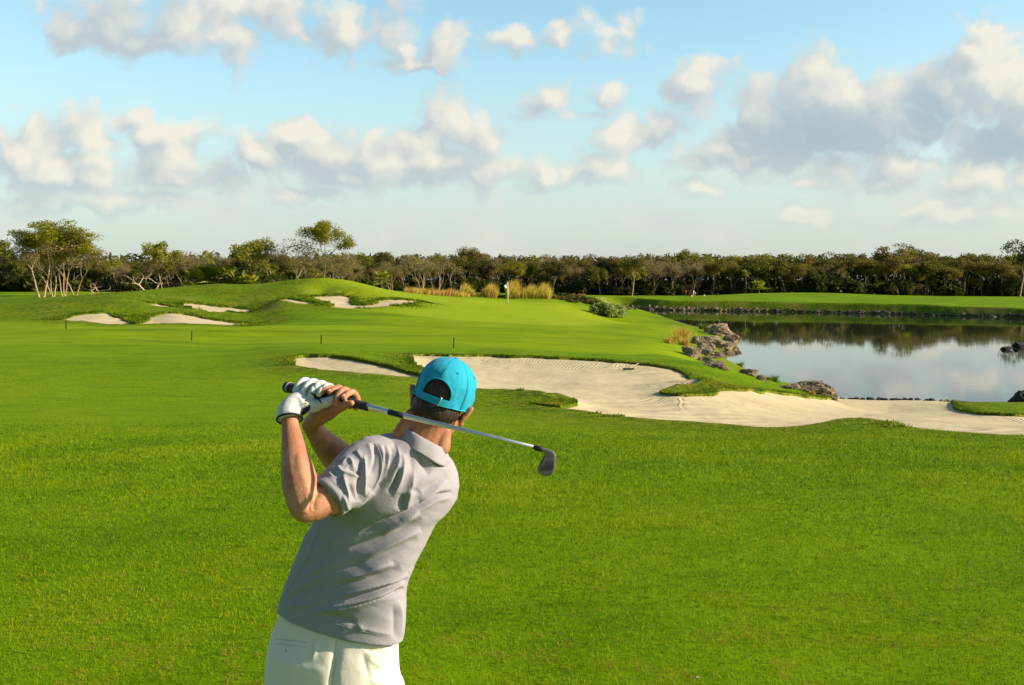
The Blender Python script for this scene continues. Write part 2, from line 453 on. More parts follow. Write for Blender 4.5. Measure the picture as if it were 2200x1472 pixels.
BUNKERS = {
 'near_small': ([(630,783),(636,772),(655,768),(700,769),(745,774),(790,783),(830,792),(870,803),(900,811),(905,819),(850,816),(780,811),(700,803),(655,796),(635,790)], .22, .08),
 'big': ([(883,766),(900,764),(960,766),(1040,764),(1100,767),(1160,770),(1230,775),(1300,781),(1370,787),(1430,797),(1470,808),(1500,822),(1494,826),(1470,829),(1440,836),(1415,845),(1425,850),(1470,853),(1530,852),(1548,848),(1556,842),(1600,840),(1650,845),(1700,852),(1760,859),(1806,858,48.5),(1850,857,49.5),(1920,856,49.5),(2000,857,49.5),(2044,862,48.5),(2050,876),(2090,884),(2140,888),(2250,890),(2420,892),(2440,952),(2250,945),(2200,942),(2100,938),(2000,929),(1940,919),(1900,910),(1850,905),(1800,907),(1750,914),(1700,920),(1640,922),(1550,916),(1450,908),(1350,898),(1250,884),(1180,877),(1130,868),(1170,871),(1210,873),(1237,868),(1234,860),(1215,851),(1180,845),(1130,842),(1080,840),(1030,838),(1000,833),(960,824),(925,806),(903,790),(889,776)], .34, .06),
 'left_front': ([(145,688),(160,682),(190,678),(225,677),(258,684),(275,691),(300,694),(322,688),(335,680),(360,675),(390,676),(430,683),(480,690),(543,694),(520,697),(440,697),(330,696),(260,696),(200,692)], .05, .05),
 'left_sliver': ([(315,653),(345,655),(375,661),(350,661),(330,658)], .04, .05),
 'left_upper': ([(390,652),(420,652),(460,657),(500,662),(535,667),(545,671),(520,674),(480,673),(445,670),(415,664)], .05, .05),
 'mound_small': ([(605,648),(630,646),(660,651),(675,656),(640,655)], .04, .05),
 'mound_back': ([(664,642),(690,640),(716,638),(735,639),(748,642),(752,649),(754,655),(780,657),(806,654),(818,647),(856,645),(905,648),(870,654),(831,658),(754,665),(716,661),(722,658),(704,652)], .05, .05),
}
def ragged(P, a):
    seg = np.linalg.norm(np.roll(P, -1, 0) - P, axis=1); out = []
    for i in range(len(P)):
        n = max(1, int(seg[i] / .25))
        for j in range(n): out.append(P[i] + (P[(i + 1) % len(P)] - P[i]) * j / n)
    Q = np.array(out)
    k = np.clip(Q[:, 1] / 35, 1, 2.4) * a
    Q[:, 0] += (fbm(Q[:, 0] * 1.3, Q[:, 1] * 1.3, 141, 4) - .5) * k; Q[:, 1] += (fbm(Q[:, 0] * 1.3, Q[:, 1] * 1.3, 151, 4) - .5) * k * 1.6
    return Q
BPOLY = {k: (smooth_closed([hit(*p) if len(p) == 2 else np.array(at(*p)[:2]) for p in v[0]], 3), v[1], v[2]) for k, v in BUNKERS.items()}
BSM = {k: v[0] for k, v in BPOLY.items()}
BPOLY = {k: (ragged(v[0], .34), v[1], v[2]) for k, v in BPOLY.items()}
LAKE_PX = [(1318,667),(1345,676),(1372,683),(1410,690),(1455,699),(1510,712),(1560,722),(1584,736),(1572,748),(1546,756),(1562,768),(1545,778),(1535,786),(1565,796),(1605,803),(1640,818),(1668,830),(1700,836),(1745,836),(1790,842),(1806,856),(1850,861),(1920,862),(2000,863),(2060,866),(2150,867),(2250,867),(2500,868),(2900,862),(3100,760),(2800,700),(2400,688),(2200,683),(2050,679),(1900,675),(1700,671),(1500,668),(1400,666),(1340,664)]
LAKE = smooth_closed([tuple(on_plane(px, py, WATER))[:2] for px, py in LAKE_PX], 5)

def ground(x, y):
    """final turf height; returns z, rough, bunker distance, lake distance, base for sand"""
    z = base_z(x, y)
    amp = np.clip((y - 4) / 40, .05, 1)
    z = z + (fbm(x * .12, y * .12, 3, 3) - .5) * .34 * amp * np.where(y > 230, .4, 1) + (fbm(x * .8, y * .8, 11, 3) - .5) * .035
    dl = sdist(x, y, LAKE, 14.0)
    shore = WATER + .06 + .07 * np.clip(dl, 0, 3) + .012 * np.clip(dl, 0, 14)
    zo = np.maximum(z, shore)
    beach = sstep(y, 40, 43) * (1 - sstep(y, 50, 54)) * sstep(x, 12, 13.5)
    sl_ = .62 - .42 * beach
    top = WATER + .06 + sl_ * np.clip(dl, 0, 14) + .25 * (fbm(x * .35, y * .35, 71, 3) - .5) * (1 - beach) * sstep(dl, 0, 1)
    zo = np.where(dl < 12, np.minimum(zo, np.where(dl < 0, z, top)), zo)
    z = np.where(dl < 0, np.minimum(WATER - .05 - .35 * np.clip(-dl, 0, 4), zo), zo + 0 * z)
    zl = z.copy()
    db = np.full(x.shape, 12.0)
    lip = np.zeros(x.shape)
    for k, (P, dep, lp) in BPOLY.items():
        d = sdist(x, y, P, 12.0)
        db = np.minimum(db, d)
        lip = np.maximum(lip, lp * np.exp(-np.clip(d, 0, 9) / .9) * (d > -.02))
    nearlake = sstep(dl, .3, 2.5)
    z = z + lip * nearlake
    z = np.where(db < 0, z - (.75 * sstep(-db, 0, .22) + .3) * nearlake - .25 * (1 - nearlake), z)
    return z, db, dl, zl

# ---- polar grid: fine where the picture needs it
def ygrid():
    a = np.linspace(-60, 1.0, 18)[:-1]
    b = np.exp(np.linspace(math.log(1.0), math.log(14), 170))[:-1]
    c = np.exp(np.linspace(math.log(14), math.log(50), 560))[:-1]
    d = np.exp(np.linspace(math.log(50), math.log(130), 420))[:-1]
    e = np.concatenate([np.exp(np.linspace(math.log(130), math.log(192), 190))[:-1], np.exp(np.linspace(math.log(192), math.log(290), 70))[:-1]])
    f = np.exp(np.linspace(math.log(290), math.log(6000), 40))
    return np.concatenate([a, b, c, d, e, f])
yg = ygrid()
ug = np.concatenate([np.linspace(-3.5, -.56, 26)[:-1], np.linspace(-.56, .62, 1050)[:-1], np.linspace(.62, 3.5, 26)])
YY, UU = np.meshgrid(yg, ug, indexing='ij')
XX = UU * np.sqrt(np.maximum(YY, 0) ** 2 + 64)
GZ, DB, DL, ZL = ground(XX, YY)
ny, nx = XX.shape
idx = np.arange(ny * nx).reshape(ny, nx)
QUAD = np.stack([idx[:-1, :-1], idx[:-1, 1:], idx[1:, 1:], idx[1:, :-1]], -1).reshape(-1, 4)

def gz(x, y):
    z, _, _, _ = ground(np.array([float(x)]), np.array([float(y)])); return float(z[0])

def mound_rough(x, y):
    r = np.exp(-np.clip(DBx(x, y), 0, 12) / 1.7)
    return r
PX, PY = project(np.stack([XX.ravel(), np.maximum(YY.ravel(), .5), GZ.ravel()], 1))
# rough: collar of longer grass round the bunkers and on the steep faces of the mounds
gy = np.abs(np.gradient(GZ, axis=0) / np.gradient(YY, axis=0)); gx = np.abs(np.gradient(GZ, axis=1) / np.gradient(XX, axis=1))
steep = np.clip((np.hypot(gx, gy) - .12) * 3.2, 0, 1) * (YY > 60)
moundz = sstep(YY, 72, 80) * (1 - sstep(YY, 104, 112)) * (1 - sstep(XX, -22, -8)) * .95
ROUGH = np.clip(np.exp(-np.clip(DB, 0, 12) / 1.9) * 1.25 + steep * 1.1 + moundz, 0, 1)
ROUGH *= .5 + 1.0 * fbm(XX * .5, YY * .35, 21, 3)
DRY = np.clip(np.exp(-np.clip(DB - .05, 0, 12) / .35) * 1.0 * fbm(XX * .9, YY * .6, 31, 3) * 1.2, 0, 1) + steep * .9 * sstep(fbm(XX * .35, YY * .3, 41, 3), .45, .62)
DRY = np.clip(DRY + .9 * np.exp(-np.clip(DL, 0, 14) / 1.1) * (YY < 120), 0, 1)
# putting green: a mown ellipse round the flag
FLAG = np.array(hit(1091, 655))
ge = np.hypot((XX - FLAG[0] + 3) / 15.5, (YY - FLAG[1] + 8) / 18.0)
GREEN = 1 - sstep(ge + (fbm(XX * .1, YY * .1, 51, 2) - .5) * .3, .86, .98)
BANK = np.where(DL < 0, 1.0, np.exp(-np.clip(DL, 0, 14) / .7))
MOWN = sstep(YY + (fbm(XX * .08, YY * .05, 131, 2) - .5) * 3, 47.6, 48.8) * (1 - sstep(YY, 68, 78) * (1 - sstep(XX, -20, -2))) * (1 - sstep(YY, 118, 124)) * sstep(DB, 2.0, 3.2) * sstep(DL, 2.5, 4)
WU = XX / np.maximum(YY, 1)
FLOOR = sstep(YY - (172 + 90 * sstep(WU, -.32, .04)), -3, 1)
gme = np.stack([XX.ravel(), YY.ravel(), GZ.ravel()], 1)
g_me = np_mesh('ground', gme, QUAD)
for nm, arr in (('rough', ROUGH), ('dry', DRY), ('green', GREEN), ('bank', BANK), ('floor', FLOOR), ('mown', MOWN)):
    add_attr(g_me, nm, arr.ravel())

def turf_nodes(t, tc):
    mp = t.n('ShaderNodeMapping'); t.link(tc, mp.inputs[0]); mp.inputs['Scale'].default_value = (.55, 1.25, 1)
    v = mp.outputs[0]
    big = t.noise(tc, .09, 4, .55)
    mid = t.noise(v, .7, 4, .6)
    fine = t.noise(v, 9, 4, .7)
    tiny = t.noise(v, 55, 3, .7)
    a = t.mix(t.ramp(big, .35, .65), C4(*TURF_A), C4(*TURF_B))
    a = t.mix(t.math('MULTIPLY', t.ramp(mid, .45, .7), .5), a, C4(*TURF_C))
    a = t.mix(t.math('MULTIPLY', t.ramp(mid, .52, .3), .4), a, C4(*TURF_D))
    med = t.noise(v, 2.6, 5, .75)
    a = t.mix(t.math('MULTIPLY', t.ramp(med, .5, .68), .5), a, C4(*TURF_D))
    a = t.mix(t.math('MULTIPLY', t.ramp(fine, .52, .72), .6), a, C4(*TURF_D))
    a = t.mix(t.math('MULTIPLY', t.ramp(tiny, .5, .75), .5), a, C4(*TURF_D))
    return a, big, mid, fine, tiny
TURF_A = (.122, .222, .0008)
TURF_B = (.158, .250, .001)
TURF_C = (.185, .250, .002)
TURF_D = (.050, .112, .0006)
def make_turf():
    m, t, b = material('turf', (.1, .2, .01), .9, .03)
    tc = t.n('ShaderNodeTexCoord').outputs['Object']
    a, big, mid, fine, tiny = turf_nodes(t, tc)
    clump = t.noise(tc, 3.2, 5, .75)
    rough = t.mix(t.ramp(clump, .40, .60), C4(.040, .092, .002), C4(.155, .215, .006))
    rough = t.mix(t.math('MULTIPLY', t.ramp(t.noise(tc, .45, 4, .6), .5, .68), .6), rough, C4(.21, .20, .015))
    a = t.mix(t.math('MULTIPLY', t.attr('rough'), .85), a, rough)
    mq = t.n('ShaderNodeMapping'); t.link(tc, mq.inputs[0]); mq.inputs['Scale'].default_value = (.05, .22, 1)
    band = t.noise(mq.outputs[0], 1.0, 4, .6)
    a = t.mix(t.math('MULTIPLY', t.ramp(band, .5, .68), .42), a, C4(*TURF_D))
    a = t.mix(t.math('MULTIPLY', t.attr('mown'), t.math('MULTIPLY', t.ramp(mid, .25, .75, .35, .75), t.ramp(band, .42, .66, 1.0, .35))), a, C4(.215, .29, .003))
    a = t.mix(t.math('MULTIPLY', t.attr('green'), .7), a, C4(.245, .315, .010))
    dry = t.mix(t.ramp(clump, .35, .65), C4(.13, .17, .018), C4(.27, .22, .05))
    a = t.mix(t.math('MULTIPLY', t.attr('dry'), .75), a, dry)
    bank = t.mix(t.ramp(clump, .35, .65), C4(.05, .06, .02), C4(.10, .085, .05))
    a = t.mix(t.math('MULTIPLY', t.attr('bank'), .8), a, bank)
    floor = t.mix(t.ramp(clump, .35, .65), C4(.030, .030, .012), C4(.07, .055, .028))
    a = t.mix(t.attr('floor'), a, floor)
    t.link(a, b.inputs['Base Color'])
    b1 = t.n('ShaderNodeBump'); b1.inputs['Strength'].default_value = .55; b1.inputs['Distance'].default_value = .03
    h = t.math('MULTIPLY_ADD', fine, .6, t.math('MULTIPLY', tiny, .3))
    t.link(h, b1.inputs['Height'])
    b2 = t.n('ShaderNodeBump'); b2.inputs['Distance'].default_value = .22
    t.link(t.math('MULTIPLY_ADD', t.attr('rough'), .75, .06), b2.inputs['Strength'])
    t.link(clump, b2.inputs['Height']); t.link(b1.outputs[0], b2.inputs['Normal'])
    t.link(b2.outputs[0], b.inputs['Normal'])
    return m
M_TURF = make_turf()
ground_o = meshobj('ground', g_me, M_TURF)
tag(ground_o, kind='structure')

# ------------------------------------------------------------------ sand
RING = np.array(hit(1720, 890)); RING2 = np.array(hit(2150, 912))
def make_sand():
    m, t, b = material('sand', (.6, .5, .34), .9, .1)
    tc = t.n('ShaderNodeTexCoord').outputs['Object']
    n1 = t.noise(tc, .5, 4, .6); n2 = t.noise(tc, 14, 4, .7)
    a = t.mix(t.ramp(n1, .3, .7), C4(*SAND_A), C4(*SAND_B))
    a = t.mix(t.math('MULTIPLY', t.ramp(n2, .55, .8), .3), a, C4(*SAND_C))
    t.link(a, b.inputs['Base Color'])
    ed, s = t.attr('edge'), t.attr('along')
    w1 = t.math('SINE', t.math('MULTIPLY', s, 30.0))
    wob = t.math('MULTIPLY', t.noise(tc, .8, 2, .5), 16.0)
    w1 = t.math('SINE', t.math('MULTIPLY_ADD', s, 46.0, wob))
    face = t.math('MULTIPLY', t.ramp(ed, .1, .5), t.ramp(ed, 1.1, 2.1, 1.0, 0.0))
    face = t.math('MULTIPLY', face, t.ramp(t.noise(tc, .25, 2, .5), .42, .55))
    rings = None
    for (c, r) in ((RING, 6.5), (RING2, 4.0)):
        d = t.vmath('MULTIPLY', t.vmath('SUBTRACT', tc, (float(c[0]), float(c[1]), 0)), (.62, 1, 0))
        ln = t.vmath('LENGTH', d, out=1)
        sw = t.math('SINE', t.math('MULTIPLY_ADD', ln, 9.0, t.math('MULTIPLY', t.noise(tc, .7, 2, .5), 4.0)))
        sw = t.math('MULTIPLY', sw, t.ramp(ln, r * .5, r, 1.0, .12))
        rings = sw if rings is None else t.math('ADD', rings, sw)
    h = t.math('MULTIPLY_ADD', w1, t.math('MULTIPLY', face, 1.0), t.math('MULTIPLY', rings, 1.3))
    h = t.math('MULTIPLY_ADD', t.noise(tc, 5, 5, .75), 1.6, h)
    bp = t.n('ShaderNodeBump'); bp.inputs['Strength'].default_value = .7; bp.inputs['Distance'].default_value = .019
    t.link(h, bp.inputs['Height']); t.link(bp.outputs[0], b.inputs['Normal'])
    return m
SAND_A = (.475, .39, .235); SAND_B = (.55, .46, .29); SAND_C = (.40, .325, .20)
M_SAND = make_sand()
def build_bunkers():
    for key, (P, dep, lp) in BPOLY.items():
        x0, y0 = P.min(0) - .6; x1, y1 = P.max(0) + .6
        ii = np.where((yg > y0) & (yg < y1))[0]
        r0, r1 = ii[0] - 1, ii[-1] + 2
        sx, sy = XX[r0:r1], YY[r0:r1]
        d = sdist(sx, sy, P, 3.0); _, s = sdist(sx, sy, BSM[key], 3.6, True)
        zl = ZL[r0:r1]; dl = DL[r0:r1]
        ins = np.clip(-d, 0, 9)
        W = 2.3 if key == 'big' else 1.6
        dish = dep * (1 - np.exp(-ins / W)) * sstep(dl, .8, 5)
        z = zl - dish - .02
        z = z + (fbm(sx * 2.2, sy * 1.4, 61, 3) - .5) * .03
        z = np.where(d > 0, z - .12 * sstep(d, .05, .3), z)
        nrm = dl < .6
        z = np.where(nrm, np.minimum(z, zl + .02), z)
        keep = d < .35
        kq = keep[:-1, :-1] & keep[:-1, 1:] & keep[1:, 1:] & keep[1:, :-1]
        w = sx.shape[1]
        id2 = np.arange(sx.size).reshape(sx.shape)
        Q = np.stack([id2[:-1, :-1][kq], id2[:-1, 1:][kq], id2[1:, 1:][kq], id2[1:, :-1][kq]], -1)
        used = np.unique(Q); remap = np.full(sx.size, -1); remap[used] = np.arange(len(used))
        V = np.stack([sx.ravel(), sy.ravel(), z.ravel()], 1)[used]
        me = np_mesh('sand_bunker', V, remap[Q])
        add_attr(me, 'edge', ins.ravel()[used]); add_attr(me, 'along', s.ravel()[used])
        o = meshobj('sand_bunker', me, M_SAND)
        tag(o, kind='structure')
build_bunkers()

# ------------------------------------------------------------------ water
def build_water():
    m, t, b = material('water', (.016, .024, .012), .03, .5)
    b.inputs['IOR'].default_value = 1.36
    tc = t.n('ShaderNodeTexCoord').outputs['Object']
    mp = t.n('ShaderNodeMapping'); t.link(tc, mp.inputs[0]); mp.inputs['Scale'].default_value = (.5, 1.3, 1)
    n1 = t.noise(mp.outputs[0], .9, 3, .5); n2 = t.noise(mp.outputs[0], .12, 2, .5)
    bp = t.n('ShaderNodeBump'); bp.inputs['Distance'].default_value = .02
    t.link(t.ramp(n2, .4, .7, .035, .16), bp.inputs['Strength'])
    t.link(n1, bp.inputs['Height']); t.link(bp.outputs[0], b.inputs['Normal'])
    x0, y0 = LAKE.min(0) - 6; x1, y1 = LAKE.max(0) + 6
    V = [(x0, y0, WATER), (x1, y0, WATER), (x1, y1, WATER), (x0, y1, WATER)]
    me = bpy.data.meshes.new('lake_water'); me.from_pydata(V, [], [(0, 1, 2, 3)]); me.update()
    tag(meshobj('lake_water', me, m), kind='structure')
build_water()

# ------------------------------------------------------------------ vegetation
def leaf_material(name, cols, trans=.38):
    """cols: list of colours a leaf may have"""
    m = bpy.data.materials.new(name); m.use_nodes = True
    t = NT(m.node_tree); b = m.node_tree.nodes['Principled BSDF']
    b.inputs['Roughness'].default_value = .6; b.inputs['Specular IOR Level'].default_value = .2
    oi = t.n('ShaderNodeObjectInfo')
    tc = t.n('ShaderNodeTexCoord').outputs['Object']
    nz = t.noise(tc, .9, 3, .6); n2 = t.noise(tc, 6, 2, .6)
    c = t.mix(t.ramp(nz, .35, .65), C4(*cols[0]), C4(*cols[1]))
    c = t.mix(t.math('MULTIPLY', t.ramp(n2, .5, .7), .6), c, C4(*cols[2]))
    c = t.mix(t.ramp(oi.outputs['Random'], .1, .9, 0.0, .75), c, C4(*cols[3]))
    t.link(c, b.inputs['Base Color'])
    tr = t.n('ShaderNodeBsdfTranslucent'); t.link(c, tr.inputs[0])
    mx = t.n('ShaderNodeMixShader'); mx.inputs[0].default_value = trans
    t.link(b.outputs[0], mx.inputs[1]); t.link(tr.outputs[0], mx.inputs[2])
    t.link(mx.outputs[0], m.node_tree.nodes['Material Output'].inputs[0])
    return m
L_GREEN = leaf_material('leaf_green', [(.10, .122, .014), (.16, .165, .02), (.25, .21, .04), (.16, .135, .025)])
L_OLIVE = leaf_material('leaf_olive', [(.16, .135, .026), (.23, .18, .04), (.31, .23, .07), (.17, .15, .03)])
L_DARK = leaf_material('leaf_dark', [(.042, .058, .012), (.072, .088, .016), (.13, .125, .026), (.08, .078, .018)])
L_FEATHER = leaf_material('leaf_feather', [(.20, .22, .014), (.30, .27, .022), (.40, .31, .035), (.22, .23, .02)])
L_DRY = leaf_material('leaf_dry', [(.27, .20, .09), (.33, .24, .11), (.24, .19, .07), (.30, .23, .11)])
L_PALM = leaf_material('leaf_palm', [(.19, .24, .016), (.28, .28, .02), (.38, .31, .04), (.22, .25, .02)])
L_BUSH = leaf_material('leaf_bush', [(.24, .33, .07), (.36, .44, .12), (.42, .46, .18), (.30, .37, .09)])
def bark(name, a, b_):
    m, t, b = material(name, a, .85, .1)
    tc = t.n('ShaderNodeTexCoord').outputs['Object']
    mp = t.n('ShaderNodeMapping'); t.link(tc, mp.inputs[0]); mp.inputs['Scale'].default_value = (6, 6, 1.3)
    t.link(t.mix(t.ramp(t.noise(mp.outputs[0], 2.5, 4, .65), .35, .65), C4(*a), C4(*b_)), b.inputs['Base Color'])
    return m
B_PALE = bark('bark_pale', (.42, .31, .19), (.26, .18, .11))
B_GREY = bark('bark_grey', (.26, .20, .14), (.14, .11, .08))
B_WHITE = bark('bark_white', (.56, .46, .33), (.38, .29, .19))

def leaf_quads(centers, radii, n, size, rng, flat=.5):
    """n small leaf-sprays round each centre; returns V, Q"""
    c = np.repeat(centers, n, 0); r = np.repeat(radii, n, 0)
    k = len(c)
    d = rng.normal(size=(k, 3)); d /= np.linalg.norm(d, axis=1)[:, None] + 1e-9
    d *= (rng.random(k) ** .45)[:, None]
    p = c + d * r
    nrm = rng.normal(size=(k, 3)); nrm[:, 2] = np.abs(nrm[:, 2]) + flat
    nrm /= np.linalg.norm(nrm, axis=1)[:, None]
    a = np.cross(nrm, rng.normal(size=(k, 3))); a /= np.linalg.norm(a, axis=1)[:, None] + 1e-9
    b = np.cross(nrm, a)
    s = (size * (.6 + .8 * rng.random(k)))[:, None]
    V = np.stack([p - a * s, p - b * s * .42, p + a * s, p + b * s * .42], 1).reshape(-1, 3)
    Q = np.arange(k * 4).reshape(-1, 4)
    return V, Q

def grow(mb, tips, rnd, p, d, L, r, lev, P):
    segs = 4 if lev == 0 else 3
    pts = [p]; rad = [r]; q = Vector(p); dd = Vector(d)
    r1 = r * P.get('taper', .68)
    for i in range(segs):
        w = P['wob'] * (1 + .4 * lev)
        dd = (dd + Vector((rnd.uniform(-w, w), rnd.uniform(-w, w), rnd.uniform(-w, w) * .5 + P['up'] * (.04 if lev else .02)))).normalized()
        q = q + dd * (L / segs); pts.append(q.copy()); rad.append(r + (r1 - r) * (i + 1) / segs)
    mb.tube(pts, rad, 6 if lev < 2 else 4 if lev < 3 else 3, cap=False)
    if lev >= P['lev']:
        tips.append((q, lev)); return
    if lev >= P.get('low', P['lev'] - 1): tips.append((pts[-2], lev))
    n = rnd.choice(P['kids'][min(lev, len(P['kids']) - 1)])
    a0 = rnd.uniform(0, 6.28)
    ax = dd.orthogonal().normalized(); bx = dd.cross(ax)
    for i in range(n):
        a = a0 + 6.283 * i / n + rnd.uniform(-.5, .5)
        sp = P['spread'][min(lev, len(P['spread']) - 1)] * rnd.uniform(.7, 1.25)
        nd = dd * math.cos(sp) + (ax * math.cos(a) + bx * math.sin(a)) * math.sin(sp)
        if nd.z < P.get('minz', -.1): nd.z = P.get('minz', -.1) + .05
        nd.normalize()
        grow(mb, tips, rnd, q, nd, L * P['shrink'] * rnd.uniform(.8, 1.2), r1 * (.85 if n == 1 else .72), lev + 1, P)

def make_tree(seed, H, P, leaves, size, clump, flat=.6, stems=1, stem_spread=.2, extra=None):
    """returns (trunk mesh, crown mesh or None), base at the origin, height H"""
    rnd = random.Random(seed); rng = np.random.default_rng(seed)
    mb = MB(); tips = []
    for s in range(stems):
        a = 6.283 * s / stems + rnd.uniform(-.4, .4)
        off = Vector((math.cos(a), math.sin(a), 0)) * (.0 if stems == 1 else .02 * H)
        d = Vector((math.cos(a) * stem_spread, math.sin(a) * stem_spread, 1)).normalized()
        rr = P['r'] * (1 if stems == 1 else .72)
        mb.tube([off + Vector((0, 0, -.25)), off + Vector((0, 0, .05)), off + d * .3], [rr * 1.7, rr * 1.35, rr], 7, cap=False)
        grow(mb, tips, rnd, off + d * .3, d, P['L'], rr, 0, P)
    V = np.concatenate(mb.v)
    c = np.array([tuple(t[0]) for t in tips])
    ztop = max(V[:, 2].max(), (c[:, 2] + clump[2] * .5).max())
    k = H / ztop
    V[:] *= k
    mb.v = [V]
    tm = mb.mesh('trunk')
    cm = None
    if leaves:
        rad = np.array(clump) * (.7 + .6 * rng.random((len(c), 1)))
        keep = rng.random(len(c)) < P.get('leafy', 1.0)
        cc = c[keep] * k
        LV, LQ = leaf_quads(cc, rad[keep], leaves, size, rng, flat)
        cm = np_mesh('crown', LV, LQ, smooth=False)
    return tm, cm

P_UMB = dict(low=2, r=.11, L=2.2, wob=.10, up=.5, lev=4, kids=[(2, 3), (2, 3), (2, 3), (2, 3)], spread=[.5, .6, .6, .55], shrink=.70, minz=.02)
P_TALL = dict(low=2, r=.13, L=3.6, wob=.06, up=.4, lev=4, kids=[(3,), (2, 3), (2, 3), (2,)], spread=[.55, .6, .6, .5], shrink=.60, minz=.05)
P_DENSE = dict(low=2, r=.13, L=1.8, wob=.13, up=.6, lev=4, kids=[(3,), (2, 3), (2, 3), (2,)], spread=[.5, .6, .6, .6], shrink=.74, minz=-.1)
P_DRY = dict(low=2, r=.12, L=2.4, wob=.12, up=.6, lev=4, kids=[(2, 3), (2, 3), (2, 3), (2, 3)], spread=[.42, .5, .5, .5], shrink=.70, minz=.0)
P_BARE = dict(r=.10, L=1.7, wob=.15, up=.7, lev=5, kids=[(3,), (2, 3), (2, 3), (2, 3), (2,)], spread=[.40, .45, .5, .5, .5], shrink=.74, minz=.05, taper=.6)
P_DEAD = dict(r=.10, L=.9, wob=.28, up=.3, lev=3, kids=[(3,), (2,), (2,)], spread=[.9, .8, .7], shrink=.75, minz=.0)

PROTO = {}
def proto(kind, variants): PROTO[kind] = variants
proto('umbrella', [make_tree(11, 9, P_UMB, 125, .14, (1.25, 1.25, .45), .9, stems=2, stem_spread=.18), make_tree(14, 9, P_UMB, 115, .14, (1.25, 1.25, .45), .9, stems=3, stem_spread=.2)])
proto('tall', [make_tree(21, 9.5, P_TALL, 140, .14, (1.0, 1.0, .62), .8)])
proto('dense', [make_tree(31 + i, 8.5, P_DENSE, 60, .22, (.95, .95, .65), .5) for i in range(3)])
proto('dry', [make_tree(41 + i, 8.5, P_DRY, 34, .19, (.95, .95, .5), .5, stems=1 + (i % 2)) for i in range(3)])
proto('bare', [make_tree(51 + i, 7.5, P_BARE, 9, .11, (.5, .5, .35), .5, stems=2 + (i % 2), stem_spread=.3) for i in range(3)])
proto('dead', [make_tree(61, 3.2, P_DEAD, 0, .1, (.3, .3, .3), .5, stems=2, stem_spread=.5)])

def make_bush(seed, n=16, leaves=70, size=.13, w=1.0, h=.9):
    rng = np.random.default_rng(seed); rnd = random.Random(seed)
    mb = MB(); c = []
    for i in range(n):
        a = rnd.uniform(0, 6.28); rr = math.sqrt(rnd.random()) * w
        top = Vector((math.cos(a) * rr, math.sin(a) * rr, h * (1 - .55 * (rr / w) ** 2) * rnd.uniform(.55, 1.0)))
        mb.tube([(0, 0, -.1), (top.x * .4, top.y * .4, top.z * .5), tuple(top)], [.03, .02, .008], 4, cap=False)
        c.append(tuple(top)); c.append((top.x * .8, top.y * .8, top.z * .5))
    tm = mb.mesh('stems')
    V, Q = leaf_quads(np.array(c), np.full((len(c), 3), .38 * w), leaves, size, rng, .4)
    V[:, 2] = np.maximum(V[:, 2], .02)
    return tm, np_mesh('foliage', V, Q, smooth=False)
proto('bush', [make_bush(71 + i) for i in range(3)])

def make_palm(seed, H, nf=18, fl=1.7, fan=False):
    rnd = random.Random(seed); rng = np.random.default_rng(seed)
    mb = MB()
    if H > .6:
        pts = [Vector((.06 * math.sin(i * .9) * H * .2, .03 * i, H * i / 6 - .2 * (i == 0))) for i in range(7)]
        mb.tube(pts, [.13, .11, .10, .095, .09, .09, .10], 7)
        top = pts[-1]
    else:
        top = Vector((0, 0, H)); mb.tube([(0, 0, -.1), tuple(top)], [.14, .12], 7)
    V = []; Q = []
    for i in range(nf):
        a = 6.283 * i / nf * 2.4 + rnd.uniform(-.3, .3); el = rnd.uniform(-.35, 1.25)
        d = Vector((math.cos(a) * math.cos(el), math.sin(a) * math.cos(el), math.sin(el)))
        if fan:
            st = top + d * fl * .55
            mb.tube([tuple(top), tuple(st)], [.018, .012], 3, cap=False)
            side = d.cross(Vector((0, 0, 1))).normalized(); up = side.cross(d)
            for j in range(13):
                th = (j - 6) / 6 * 1.9
                e = (d * math.cos(th) + side * math.sin(th)); w = up * .05 + (d * -math.sin(th) + side * math.cos(th)) * .06
                tip = st + e * fl * .55 * rnd.uniform(.85, 1.1) - Vector((0, 0, .08))
                m_ = st + e * fl * .3
                n0 = len(V); V += [tuple(st), tuple(m_ + w), tuple(tip), tuple(m_ - w)]; Q.append((n0, n0 + 1, n0 + 2, n0 + 3))
        else:
            pr = top; dd = d.copy()
            for j in range(9):
                nx_ = pr + dd * (fl / 9); dd = (dd + Vector((0, 0, -.13))).normalized()
                side = dd.cross(Vector((0, 0, 1))).normalized()
                for sg in (-1, 1):
                    tip = nx_ + side * sg * fl * .26 * math.sin(.5 + j * .28) + dd * .18 - Vector((0, 0, .1))
                    n0 = len(V); V += [tuple(pr), tuple(nx_), tuple(tip), tuple(pr + (tip - pr) * .5)]; Q.append((n0, n0 + 1, n0 + 2, n0 + 3))
                pr = nx_
    return mb.mesh('trunk'), np_mesh('fronds', np.array(V), np.array(Q), smooth=False)
proto('palm', [make_palm(81, 6.5), make_palm(82, 5.2)])
proto('fan', [make_palm(85, .9, 22, 1.5, True), make_palm(86, 1.8, 20, 1.5, True)])

